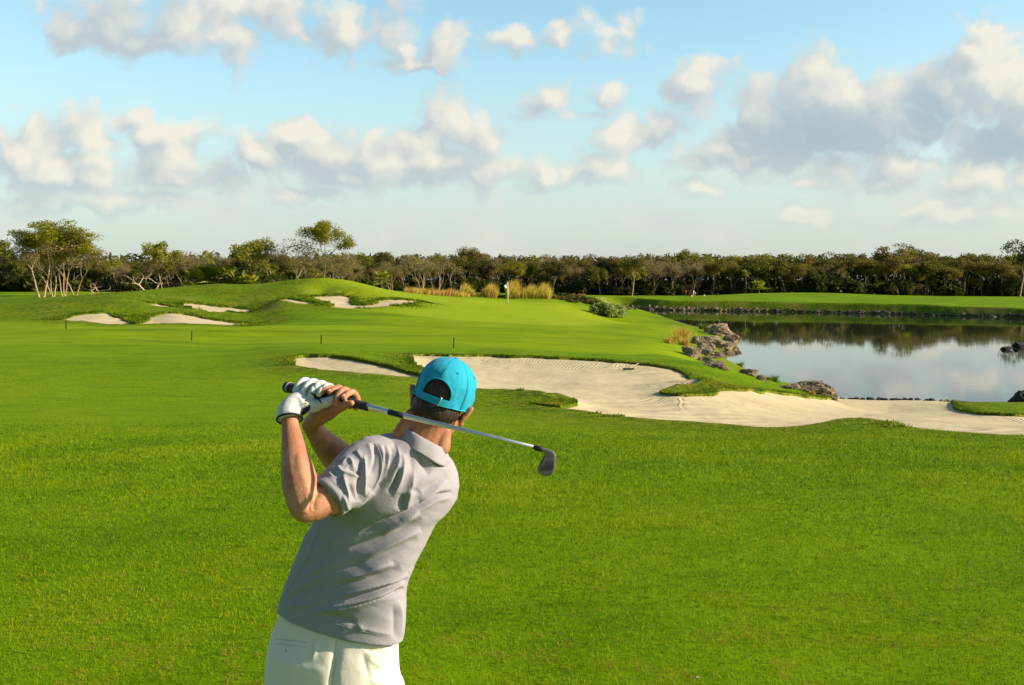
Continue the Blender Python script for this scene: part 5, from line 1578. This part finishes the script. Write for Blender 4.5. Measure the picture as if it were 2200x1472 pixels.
# ---- polo shirt
CUFF_C = at(703, 1072, 2.955); CUFF_D = (CUFF_C - at(800, 992, 3.075)).normalized()
def build_shirt():
    mb = MB()
    rings(mb, [(at(604, 1304, 3.21), at(861, 1383, 3.07), .112), (at(613, 1272, 3.21), at(866, 1320, 3.07), .108), (at(630, 1228, 3.21), at(869, 1258, 3.07), .104), (at(656, 1165, 3.20), at(894, 1200, 3.08), .106), (at(686, 1105, 3.17), at(930, 1138, 3.12), .114),
               (at(716, 1052, 3.09), at(962, 1088, 3.19), .124), (at(750, 1005, 3.05), at(977, 1046, 3.22), .118), (at(786, 966, 3.05), at(974, 1004, 3.22), .10), (at(828, 944, 3.09), at(961, 972, 3.17), .078), (at(860, 938, 3.11), at(948, 957, 3.155), .060)], 80, 2.15, 6)
    sh = at(806, 996, 3.075)
    limb(mb, [(sh, .080), (at(775, 1014, 3.04), .078), (at(742, 1040, 2.995), .069), (CUFF_C, .0585)], 32, 5, False, True)
    # right sleeve, on the far side
    limb(mb, [(at(925, 1015, 3.21), .072), (at(900, 1010, 3.27), .066), (at(872, 1008, 3.30), .060)], 24, 4, False, True)
    ellipsoid(mb, at(935, 1022, 3.19), (.055, .06, .06))
    me = fuse(mb, .0032, 8, .5, 'polo_shirt')
    V = coords(me); N = normals(me)
    F_ = [
     # yoke and collar
     ([(893, 969), (905, 990), (915, 1008), (925, 1018)], -.006, 7), ([(925, 975), (945, 992), (966, 1000)], -.004, 5), ([(918, 968), (940, 985), (966, 992)], .004, 4),
     ([(900, 960), (920, 985), (932, 1005)], .005, 7),
     # shoulder gathers
     ([(764, 966), (772, 978), (779, 992)], .004, 3.5), ([(803, 951), (806, 968), (805, 990), (796, 1022)], -.007, 4.5), ([(790, 952), (799, 975), (797, 1005)], .004, 4.5),
     ([(815, 955), (822, 975), (819, 1005), (808, 1040), (796, 1056)], .007, 3.5), ([(824, 955), (830, 985), (826, 1015), (812, 1045)], -.006, 3.2), ([(829, 955), (836, 985), (830, 1018), (818, 1043)], .006, 3.2),
     ([(841, 955), (843, 980), (833, 1012), (818, 1042), (800, 1062)], -.008, 5), ([(852, 955), (857, 985), (850, 1015), (836, 1050)], .006, 5),
     ([(864, 975), (867, 995), (861, 1030), (845, 1068)], .008, 5), ([(857, 1005), (850, 1030), (838, 1062)], -.008, 5), ([(880, 965), (884, 990), (884, 1020)], -.003, 6),
     ([(890, 1010), (884, 1045), (874, 1085), (870, 1100)], .008, 6), ([(868, 1060), (866, 1085), (862, 1098)], -.008, 8), ([(905, 1060), (890, 1054), (878, 1052)], -.004, 6),
     # under the right shoulder blade
     ([(962, 1020), (945, 1032), (925, 1044), (903, 1056)], -.007, 6), ([(960, 1030), (930, 1055), (900, 1075)], .006, 8),
     ([(973, 1058), (955, 1060), (937, 1065), (905, 1083), (872, 1100), (823, 1122), (770, 1148)], -.011, 4.5), ([(972, 1050), (940, 1055), (905, 1073), (870, 1091), (825, 1113)], .006, 5), ([(972, 1067), (940, 1074), (905, 1093), (860, 1115)], .006, 5),
     # sleeve
     ([(782, 976), (783, 1000), (783, 1030), (782, 1066)], .008, 3.2), ([(774, 985), (775, 1010), (772, 1045), (772, 1078)], -.009, 5.5), ([(725, 999), (735, 1014), (757, 1020), (781, 1024)], .007, 3.2), ([(745, 1006), (762, 1012), (776, 1014)], -.006, 4),
     ([(738, 1018), (740, 1036), (746, 1058), (748, 1084)], .008, 3.8), ([(733, 1000), (745, 986), (755, 990), (760, 1008)], .006, 3.2), ([(748, 1040), (758, 1058), (764, 1078)], -.007, 5), ([(713, 1012), (722, 1025), (735, 1035)], -.006, 4), ([(704, 1017), (718, 1022), (733, 1034)], .005, 3),
     ([(757, 1095), (775, 1078), (790, 1060), (797, 1052)], .008, 4), ([(700, 1030), (715, 1048), (727, 1072), (731, 1098)], -.003, 3), ([(735, 1062), (748, 1098)], .006, 4),
     # long drag folds down the back
     ([(900, 1099), (865, 1120), (818, 1147)], .010, 5), ([(905, 1110), (870, 1133), (815, 1156), (750, 1180)], -.007, 6),
     ([(905, 1139), (870, 1155), (830, 1176), (770, 1207)], .009, 5.5), ([(895, 1155), (850, 1178), (790, 1205), (720, 1228)], -.007, 6),
     ([(845, 1211), (815, 1220), (780, 1235), (735, 1247)], .009, 5), ([(860, 1218), (820, 1233), (770, 1248), (700, 1262)], -.007, 6),
     ([(876, 1233), (850, 1246), (815, 1256), (765, 1272), (714, 1287)], .010, 4), ([(876, 1241), (845, 1258), (800, 1270), (740, 1288)], -.008, 3.5), ([(870, 1252), (830, 1272), (785, 1289), (735, 1300), (690, 1306)], .010, 4),
     ([(868, 1262), (840, 1277), (790, 1295), (735, 1306)], -.010, 3.5), ([(850, 1276), (800, 1293), (735, 1308), (668, 1315)], .011, 4), ([(700, 1324), (745, 1333), (775, 1350)], -.006, 6), ([(730, 1350), (760, 1342), (785, 1356)], .005, 5),
     ([(710, 1232), (660, 1252), (614, 1281)], .004, 5), ([(750, 1150), (690, 1175), (650, 1205)], .003, 6), ([(700, 1255), (650, 1272), (610, 1296)], -.004, 5), ([(735, 1205), (685, 1222), (640, 1245)], .004, 6), ([(700, 1290), (650, 1300), (608, 1303)], .004, 5),
     ([(856, 1290), (862, 1330), (858, 1370)], .005, 6), ([(845, 1300), (848, 1340), (846, 1370)], -.004, 6), ([(780, 1352), (810, 1358), (850, 1366)], .003, 4)]
    V = fold(V, N, [(p, a * 1.55, w * 1.15) for p, a, w in F_])
    me.update(); setco(me, V)
    # folds on the far sides too, and a fine ripple everywhere
    N = normals(me)
    c, s = math.cos(R(28)), math.sin(R(28))
    q = V[:, 0] * s + V[:, 2] * c
    rip = fbm(q * 26 + 40, V[:, 1] * 5 + V[:, 0] * 4 + 20, 111, 3) - .5
    V = V + N * (rip * np.where(N[:, 1] > .1, .014, .0045))[:, None]
    setco(me, V)
    return me
shirt_me = build_shirt()
shirt_bvh = bvh_of(shirt_me)
shirt_o = part('polo_shirt', shirt_me, M_SHIRT)
# collar: a stand that folds over
def build_collar():
    c = at(911, 951, 3.14); ax = Vector((.20, .05, .98)).normalized()
    a = Vector((1, .18, 0)); a = (a - ax * a.dot(ax)).normalized(); b = ax.cross(a)
    tiltv = .30
    prof = [(.066, -.030), (.067, .004), (.069, .014), (.074, .0165), (.079, .012), (.086, -.006), (.092, -.024), (.0935, -.028), (.090, -.030), (.083, -.010), (.076, .006), (.072, .004), (.070, -.030)]
    n = 72; V = []; Fc = []
    for i in range(n + 1):
        t = R(100) + R(340) * i / n               # open at the front
        for r, h in prof:
            wob = 1 + .012 * math.sin(t * 5) + .008 * math.sin(t * 9)
            hh = h + .004 * math.sin(t * 3 + 1) * (h < 0)
            p = c + a * math.cos(t) * r * .84 * wob + b * math.sin(t) * r * 1.0 * wob + ax * (hh - .020 * math.cos(t))
            V.append(tuple(p))
    m = len(prof)
    for i in range(n):
        for j in range(m):
            Fc.append((i * m + j, i * m + (j + 1) % m, (i + 1) * m + (j + 1) % m, (i + 1) * m + j))
    Fc.append(tuple(range(m))); Fc.append(tuple(reversed(range(n * m, n * m + m))))
    mb = MB(); mb.add(V, Fc); return mb.mesh('collar')
part('collar', build_collar(), M_SHIRT, shirt_o)
mb = MB()
a_ = CUFF_D.orthogonal().normalized(); b_ = CUFF_D.cross(a_)
n = 48; prof = [(.0515, .004), (.0595, .004), (.0618, -.004), (.0632, -.026), (.0615, -.030), (.056, -.028)]
V = []; Fc = []
for i in range(n):
    t = 2 * math.pi * i / n
    for r, h in prof:
        V.append(tuple(CUFF_C + CUFF_D * h + (a_ * math.cos(t) + b_ * math.sin(t)) * r * (1 + .015 * math.sin(3 * t) + .012 * math.sin(7 * t))))
m = len(prof)
for i in range(n):
    for j in range(m): Fc.append((i * m + j, i * m + (j + 1) % m, ((i + 1) % n) * m + (j + 1) % m, ((i + 1) % n) * m + j))
mb.add(V, Fc); part('sleeve_cuff', mb.mesh('sleeve_cuff'), M_SHIRT, shirt_o)
mb = line_on(shirt_bvh, [(790, 946), (808, 957), (820, 985), (818, 1020), (800, 1052), (785, 1068)], .0012, .0003)
part('seam_or_crease', mb.mesh('seam_or_crease'), M_SEAMG, shirt_o)
mb = line_on(shirt_bvh, [(689, 1128), (676, 1160), (664, 1195), (636, 1240), (617, 1270), (606, 1298)], .0012, .0003)
part('seam_or_crease', mb.mesh('seam_or_crease'), M_SEAMG, shirt_o)
mb = line_on(shirt_bvh, [(612, 1300), (660, 1316), (720, 1340), (780, 1357), (860, 1372)], .0009, .0002)
part('hem_seam', mb.mesh('hem_seam'), M_SEAMG, shirt_o)

# ---- trousers
def build_trousers():
    mb = MB()
    rings(mb, [(at(612, 1296, 3.205), at(848, 1362, 3.08), .098), (at(603, 1325, 3.20), at(849, 1380, 3.08), .104), (at(591, 1360, 3.195), at(851, 1400, 3.085), .116), (at(580, 1402, 3.175), at(853, 1428, 3.10), .128), (at(575, 1450, 3.17), at(859, 1472, 3.11), .134), (at(576, 1510, 3.15), at(868, 1535, 3.13), .134), (at(596, 1570, 3.14), at(850, 1590, 3.14), .115)], 80, 2.25, 6)
    for pts in LEGS: limb(mb, [(p, r * 1.12) for p, r in pts[:-1]] + [(pts[-1][0], .060)], 28, 5, False, True)
    me = fuse(mb, .0045, 5, .5, 'trousers')
    V = coords(me); N = normals(me)
    F_ = [([(600, 1334), (640, 1340), (700, 1352), (770, 1372)], -.003, 2.5),
          ([(722, 1372), (720, 1410), (716, 1440), (712, 1480), (712, 1540)], -.012, 7),
          ([(588, 1371), (630, 1375), (664, 1380)], -.003, 2.2), ([(590, 1381), (630, 1386), (660, 1390)], -.002, 2.2),
          ([(786, 1396), (815, 1400), (846, 1412)], -.005, 3), ([(786, 1404), (815, 1410), (835, 1420)], .003, 3.5), ([(790, 1412), (812, 1428), (830, 1450)], .004, 5), ([(779, 1402), (785, 1430), (795, 1460)], -.004, 5), ([(795, 1462), (815, 1466), (838, 1455), (858, 1462)], .006, 6), ([(800, 1440), (830, 1440), (858, 1440)], -.004, 6),
          ([(672, 1380), (678, 1396), (670, 1420)], .004, 5), ([(690, 1385), (705, 1390), (718, 1392)], .003, 4), ([(665, 1375), (672, 1384), (668, 1394)], -.003, 3), ([(605, 1420), (650, 1435), (700, 1440)], .003, 12)]
    V = fold(V, N, F_)
    rip = fbm(V[:, 2] * 14 + V[:, 0] * 5, V[:, 0] * 12 + 9, 121, 3) - .5
    V = V + N * (rip * .006)[:, None]
    setco(me, V); return me
tro_me = build_trousers(); tro_bvh = bvh_of(tro_me)
tro_o = part('trousers', tro_me, M_TROUSER)
mb = line_on(tro_bvh, [(596, 1333), (640, 1339), (700, 1351), (770, 1371)], .0009, .0)
part('waistband_seam', mb.mesh('waistband_seam'), M_SEAM, tro_o)
mb = line_on(tro_bvh, [(723, 1374), (720, 1405), (716, 1440), (712, 1478)], .0012, .0)
part('centre_seam', mb.mesh('centre_seam'), M_SEAM, tro_o)
mb = line_on(tro_bvh, [(633, 1314), (630, 1326), (627, 1341)], .0055, -.002)
part('belt_loop', mb.mesh('belt_loop'), M_TROUSER, tro_o)
mb = line_on(tro_bvh, [(590, 1373), (625, 1377), (662, 1381)], .0016, .0); line_on(tro_bvh, [(592, 1383), (625, 1387), (660, 1391)], .0012, .0, mb=mb)
part('back_pocket', mb.mesh('back_pocket'), M_SEAM, tro_o)
mb = line_on(tro_bvh, [(786, 1396), (815, 1400), (846, 1412)], .0016, .0)
part('back_pocket', mb.mesh('back_pocket'), M_SEAM, tro_o)
mb = line_on(tro_bvh, [(615, 1394), (614, 1402)], .002, .0)
part('pocket_button', mb.mesh('pocket_button'), M_SEAMG, tro_o)
M_SHOE = simple('shoe_leather', (.72, .71, .68), .45, .4)
for (p, r), ang in ((LEGS[0][-1], .9), (LEGS[1][-1], .6)):
    d = Vector((-math.sin(ang), math.cos(ang), 0)); s = Vector((d.y, -d.x, 0))
    mb = MB()
    f = Vector((p.x, p.y, 0))
    for o_, rad in ((-.045, (.040, .05, .05)), (.05, (.044, .09, .042)), (.13, (.046, .075, .034))):
        ellipsoid(mb, f + d * o_ + Vector((0, 0, rad[2] + .012)), rad, Matrix((s, d, Vector((0, 0, 1)))).transposed())
    limb(mb, [(f + Vector((0, 0, .05)), .045), (f + Vector((0, 0, .11)), .05)])
    limb(mb, [(f - d * .08 + Vector((0, 0, .014)), .016), (f + d * .20 + Vector((0, 0, .014)), .016)])
    part('shoe', fuse(mb, .005, 4, .5, 'shoe'), M_SHOE)

# ---- cap
def dome(az, h, k=1.0):
    """point on the cap: az from the back of the head, h height above head centre"""
    ch = max(0, 1 - (max(h, 0) / .0935) ** 2.25) ** (1 / 2.1)
    rx, ry = .0825 * ch, .1005 * ch
    if h < 0: rx *= 1 + h * .3; ry *= 1 + h * .3
    w = .0012 * math.exp(-((math.sin(az * 3) / .05) ** 2)) * (h < .088)
    wr = .0055 * (1 + .5 * math.sin(az)) * mnoise.noise(Vector((az * 2.2 + 3, h * 22, 1.5))) + .0014 * mnoise.noise(Vector((az * 7, h * 60, 4)))
    kk = k + (w * -.8 + wr) / .09
    x = math.sin(az) * rx * kk; y = -math.cos(az) * ry * kk
    return hl(x, y, h + .001)
def build_cap():
    na, nh = 192, 64
    hs = [-.036 + (.1294) * (1 - (1 - i / nh) ** 1.6) for i in range(nh + 1)]
    V = []; Fc = []
    for h in hs:
        for j in range(na):
            V.append(tuple(dome(2 * math.pi * j / na, h)))
    def hole(az, h):
        if az > math.pi: az -= 2 * math.pi
        if abs(az) > R(30.5): return False
        return h < -.012 or (az / R(30.5)) ** 2 + ((h + .012) / .044) ** 2 < 1
    for i in range(nh):
        for j in range(na):
            if hole(2 * math.pi * (j + .5) / na, (hs[i] + hs[i + 1]) / 2): continue
            a = i * na + j; b = i * na + (j + 1) % na
            Fc.append((a, b, b + na, a + na))
    mb = MB(); mb.add(V, Fc)
    return mb.mesh('cap')
cap_o = part('cap', build_cap(), M_CAP)
cap_o.modifiers.new('s', 'SOLIDIFY').thickness = .002
mb = MB()
arch = [dome(R(-30.5) , -.036, 1.005), dome(R(-30.5), -.024, 1.008)] + [dome(R(30.5) * math.cos(math.pi - math.pi * i / 24), -.012 + .044 * math.sin(math.pi * i / 24), 1.010) for i in range(25)] + [dome(R(30.5), -.024, 1.008), dome(R(30.5), -.036, 1.005)]
mb.tube(arch, [.0024] * len(arch), 8)
edge = [dome(R(30.5) + R(299) * i / 70, -.0355, 1.006) for i in range(71)]
mb.tube(edge, [.0022] * 71, 8)
for az in (0, 60, -60, 120, -120):
    ms = MB(); hh = [(.036 if az == 0 else -.034) + (.0905 - (.036 if az == 0 else -.034)) * i / 14 for i in range(15)]
    for dz in (-.9, .9): ms.tube([dome(R(az + dz * (1.6 if h < .08 else 3)), h, 1.006) for h in hh], [.0006] * 15, 5)
    ms.tube([dome(R(az), h, 1.004) for h in hh], [.0011] * 15, 6)
    part('panel_seam', ms.mesh('panel_seam'), M_CAP, cap_o)
part('edge_binding', mb.mesh('edge_binding'), M_CAP, cap_o)
def band(a0, a1, h0, h1, k, n=30, drop=0.0, th=.0022):
    V = []; Fc = []
    for i in range(n + 1):
        az = R(a0 + (a1 - a0) * i / n)
        sag = drop * (1 - ((2 * i / n - 1) ** 2))
        for h, kk in ((h0, k), (h1, k), (h1, k + th / .09), (h0, k + th / .09)):
            rx, ry = .0825 * kk, .1005 * kk
            V.append(tuple(hl(math.sin(az) * rx, -math.cos(az) * ry, h - sag)))
    for i in range(n):
        for j in range(4): Fc.append((i * 4 + j, i * 4 + (j + 1) % 4, i * 4 + 4 + (j + 1) % 4, i * 4 + 4 + j))
    Fc.append((0, 1, 2, 3)); Fc.append((n * 4 + 3, n * 4 + 2, n * 4 + 1, n * 4))
    mb = MB(); mb.add(V, Fc); return mb.mesh('strap', False)
strap_o = part('strap', band(-38, 38, -.0350, -.0150, 1.016, 30, .003), M_CAP, cap_o)
M_METAL, _t, _b = material('polished_metal', (.80, .80, .80), .22, .5, 1.0)
mb = MB()
bk = [(12, -.0375), (14, -.024), (14.5, -.0115), (11, -.0105)]
mb.tube([hl(math.sin(R(a)) * .0825 * 1.062, -math.cos(R(a)) * .1005 * 1.062, h - .002) for a, h in bk], [.0013] * 4, 6)
part('buckle', mb.mesh('buckle'), M_METAL, strap_o)
M_EYE = simple('eyelet_thread', (.03, .42, .62), .7, .2)
for az in (-30, 30, -90, 90):
    mb = MB()
    c = dome(R(az), .062, 1.012); n_ = (c - HC).normalized(); u_ = n_.orthogonal().normalized(); v_ = n_.cross(u_)
    mb.tube([c + (u_ * math.cos(t) + v_ * math.sin(t)) * .0036 for t in [i * math.pi / 6 for i in range(13)]], [.0012] * 13, 6)
    part('eyelet', mb.mesh('eyelet'), M_EYE, cap_o)
mb = MB(); ellipsoid(mb, hl(0, 0, .0945), (.008, .008, .004), HM); part('button', mb.mesh('button'), M_CAP, cap_o)
V = []; Fc = []
nb, mb_ = 24, 8
for i in range(nb + 1):
    t = R(-50) + R(100) * i / nb
    for j in range(mb_ + 1):
        f = j / mb_
        ext = .072 * f * math.cos(t * .75) ** .6
        x = math.sin(t) * (.0815 + .004 * f); y = math.cos(t) * .099 + ext
        V.append(tuple(hl(x, y, -.030 - .018 * f - .022 * (math.sin(t) ** 2) * f)))
for i in range(nb):
    for j in range(mb_):
        a = i * (mb_ + 1) + j; Fc.append((a, a + 1, a + mb_ + 2, a + mb_ + 1))
mb = MB(); mb.add(V, Fc)
brim = part('brim', mb.mesh('brim'), M_CAP, cap_o); brim.modifiers.new('s', 'SOLIDIFY').thickness = .003

# ---- glove on the left hand
def build_glove():
    mb = MB()
    limb(mb, [(at(622, 900, 3.028), .0335), (at(621.5, 889, 3.036), .0345), (at(630, 876, 3.055), .0345), (at(646, 866, 3.080), .0335), (at(668, 860, 3.095), .029), (at(684, 862, 3.095), .022)], 28, 5, True, False)
    limb(mb, [(at(640, 870, 3.05), .022), (at(660, 873, 3.05), .021), (at(682, 872, 3.06), .017)])
    limb(mb, [(gp(672, 872, .02), .0180), (gp(690, 868, .024), .0155), (gp(707, 863, .025), .0140), (gp(719, 858, .022), .0125)])
    limb(mb, [(gp(640, 858, .0), .022), (gp(662, 838, -.05), .020), (gp(700, 845, -.055), .017)])
    for px, r, a1, rr_ in ((653, .0122, 84, .0270), (670, .0128, 88, .0285), (687, .0128, 86, .0285), (702, .0115, 70, .0270)): finger(mb, px, r, -120, a1, -.010, rr_)
    me = fuse(mb, .0028, 3, .5, 'glove')
    V = coords(me); N = normals(me)
    V = fold(V, N, [([(672, 820), (676, 832), (684, 846)], -.0030, 2.0), ([(690, 820), (693, 834), (694, 850)], -.0030, 2.0), ([(655, 838), (660, 846), (665, 852)], -.003, 2),
                    ([(635, 850), (645, 858), (652, 868)], .0025, 2.5), ([(640, 848), (652, 856), (662, 866)], -.0025, 2), ([(640, 872), (652, 870), (666, 864)], .002, 2.2), ([(640, 878), (655, 878), (668, 872)], -.002, 2), ([(618, 880), (628, 888), (636, 894)], .0018, 3),
                    ([(665, 852), (675, 860), (683, 872)], .002, 2.5), ([(655, 862), (662, 872), (672, 880)], .002, 2)])
    setco(me, V); return me
glove_me = build_glove(); glove_bvh = bvh_of(glove_me)
glove_o = part('glove', glove_me, M_GLOVE)
mb = MB()
wc = at(622, 899.5, 3.028); wd = (at(622, 900, 3.028) - at(621.5, 889, 3.036)).normalized(); a_ = wd.orthogonal().normalized(); b_ = wd.cross(a_)
mb.tube([wc + wd * .001 + (a_ * math.cos(t) + b_ * math.sin(t)) * .0340 for t in [i * math.pi / 16 for i in range(33)]], [.0032] * 33, 8)
part('cuff_binding', mb.mesh('cuff_binding'), M_DARK, glove_o)
mb = line_on(glove_bvh, [(641, 894), (650, 886), (659, 879), (667, 871)], .0085, -.004)
part('closure_strap', mb.mesh('closure_strap'), M_DARK, glove_o)
mb = line_on(glove_bvh, [(665, 843), (674, 848), (684, 857), (692, 867)], .0024, .0)
part('finger_gusset', mb.mesh('finger_gusset'), M_DARK, glove_o)
M_CREASE = simple('glove_crease_shade', (.20, .22, .24), .8, .1)  # shade between fingers and in palm wrinkles, drawn as dark cords
for pts in ([(671, 821), (675, 832), (682, 845)], [(688, 822), (692, 834), (695, 849)], [(654, 830), (658, 840), (663, 848)], [(640, 872), (650, 868), (661, 866), (668, 862)], [(630, 884), (645, 881), (656, 874)]):
    part('seam_or_crease', line_on(glove_bvh, pts, .0011, .0).mesh('seam_or_crease'), M_CREASE, glove_o)
mb = line_on(glove_bvh, [(703, 856), (704, 862), (709, 864), (719, 858)], .0013, .0003)
part('emblem', mb.mesh('emblem'), simple('emblem_grey', (.45, .50, .48), .5, .3), glove_o)

# ---- golf club
club = empty('golf_club', CA, 0, label='steel golf club held behind the neck by the man in the blue cap', cat='golf club')
def cpart(name, mb, mat, parent=club, smooth=True):
    me = mb.mesh(name, smooth); setco(me, coords(me) - np.array(CA)); return meshobj(name, me, mat, parent)
M_GRIP = simple('grip_rubber', (.030, .026, .034), .65, .35, 0, .2, 60, .6, 500)
M_STEEL, t_, b_m = material('shaft_steel', (.72, .72, .72), .36, .5, 1.0)
tcn = t_.n('ShaderNodeTexCoord').outputs['Object']; t_.link(t_.mix(t_.noise(tcn, 30, 3, .6), C4(.58, .56, .54), C4(.80, .77, .74)), b_m.inputs['Base Color'])
M_HEAD, t_, b_m = material('forged_head', (.13, .125, .13), .5, .4, .6)
def cpt(s): return CA + CD * s
g_end = (club_t(793) - CA).length
mb = MB()
pts = [0.0, .002, .006, .012, .016, .020]; rad = [.011, .0148, .0160, .0158, .0150, .0142]
s = .024
while s < g_end - .012:
    pts += [s, s + .0025]; rad += [.0140 - .0022 * s / g_end, .0133 - .0022 * s / g_end]; s += .005
pts += [g_end - .010, g_end - .003, g_end]; rad += [.0118, .0118, .0095]
mb.tube([cpt(q) for q in pts], rad, 20); grip_o = cpart('grip', mb, M_GRIP)
mb = MB(); mb.tube([cpt(.0125), cpt(.0165)], [.0161, .0155], 20); cpart('grip_ring', mb, simple('ring_grey', (.30, .29, .32), .5, .4), grip_o)
f_end = (club_t(1152) - CA).length
mb = MB(); mb.tube([cpt(g_end - .005), cpt(g_end + .004), cpt(g_end + .02), cpt(g_end + .05), cpt(CLEN * .6), cpt(f_end + .01)], [.0075, .0088, .0090, .0078, .0064, .0052], 20); shaft_o = cpart('shaft', mb, M_STEEL)
b0, b1 = (club_t(836) - CA).length, (club_t(869) - CA).length
mb = MB(); mb.tube([cpt(b0), cpt(b1)], [.0082, .0080], 20); cpart('shaft_band', mb, M_DARK, shaft_o)
mb = MB(); mb.tube([cpt(f_end - .006), cpt(f_end), cpt(CLEN)], [.0056, .0072, .0068], 16); cpart('ferrule', mb, M_BLACK)
HY = 2.715
outl = [(1163, 962.5), (1170, 964.5), (1178, 967), (1186, 971), (1191, 975.5), (1192.3, 981), (1192.2, 990), (1191.2, 1003), (1189.2, 1013), (1185.5, 1019.5), (1179, 1023), (1171, 1023.5), (1162.5, 1021), (1156, 1016.5), (1153.7, 1010), (1155, 1003), (1160, 993), (1165.5, 983), (1169.5, 976.5), (1170, 973.5), (1162, 970.5)]
def head_mesh():
    bm = bmesh.new()
    P = [at(x, y, HY) for x, y in outl]
    vs = [bm.verts.new(p) for p in P]; f = bm.faces.new(vs)
    ex = bmesh.ops.extrude_face_region(bm, geom=[f])
    for v in ex['geom']:
        if isinstance(v, bmesh.types.BMVert):
            x, y = project([tuple(v.co)]); low = np.clip((y[0] - 975) / 40, 0, 1)
            v.co += Vector((.004, .010 + .004 * low, 0))
    bmesh.ops.recalc_face_normals(bm, faces=bm.faces[:])
    bmesh.ops.bevel(bm, geom=[e for e in bm.edges if len(e.link_faces) == 2 and e.calc_face_angle(0) > .9], offset=.0022, segments=2, affect='EDGES', profile=.6)
    me = bpy.data.meshes.new('club_head'); bm.to_mesh(me); bm.free(); return me
hm = head_mesh(); setco(hm, coords(hm) - np.array(CA)); head_o = meshobj('club_head', hm, M_HEAD, club)
mb = MB()
for i in range(11):
    x = 1164 + i * 2.45
    y0 = 1010; y1 = max(979, 1010 - (x - 1157) * 2.2)
    mb.tube([at(x, y0 - (i > 8) * 2, HY - .0004), at(x + .8, y1, HY - .0004)], [.0005, .0005], 4)
cpart('score_lines', mb, simple('groove_grey', (.07, .07, .075), .5, .4), head_o)
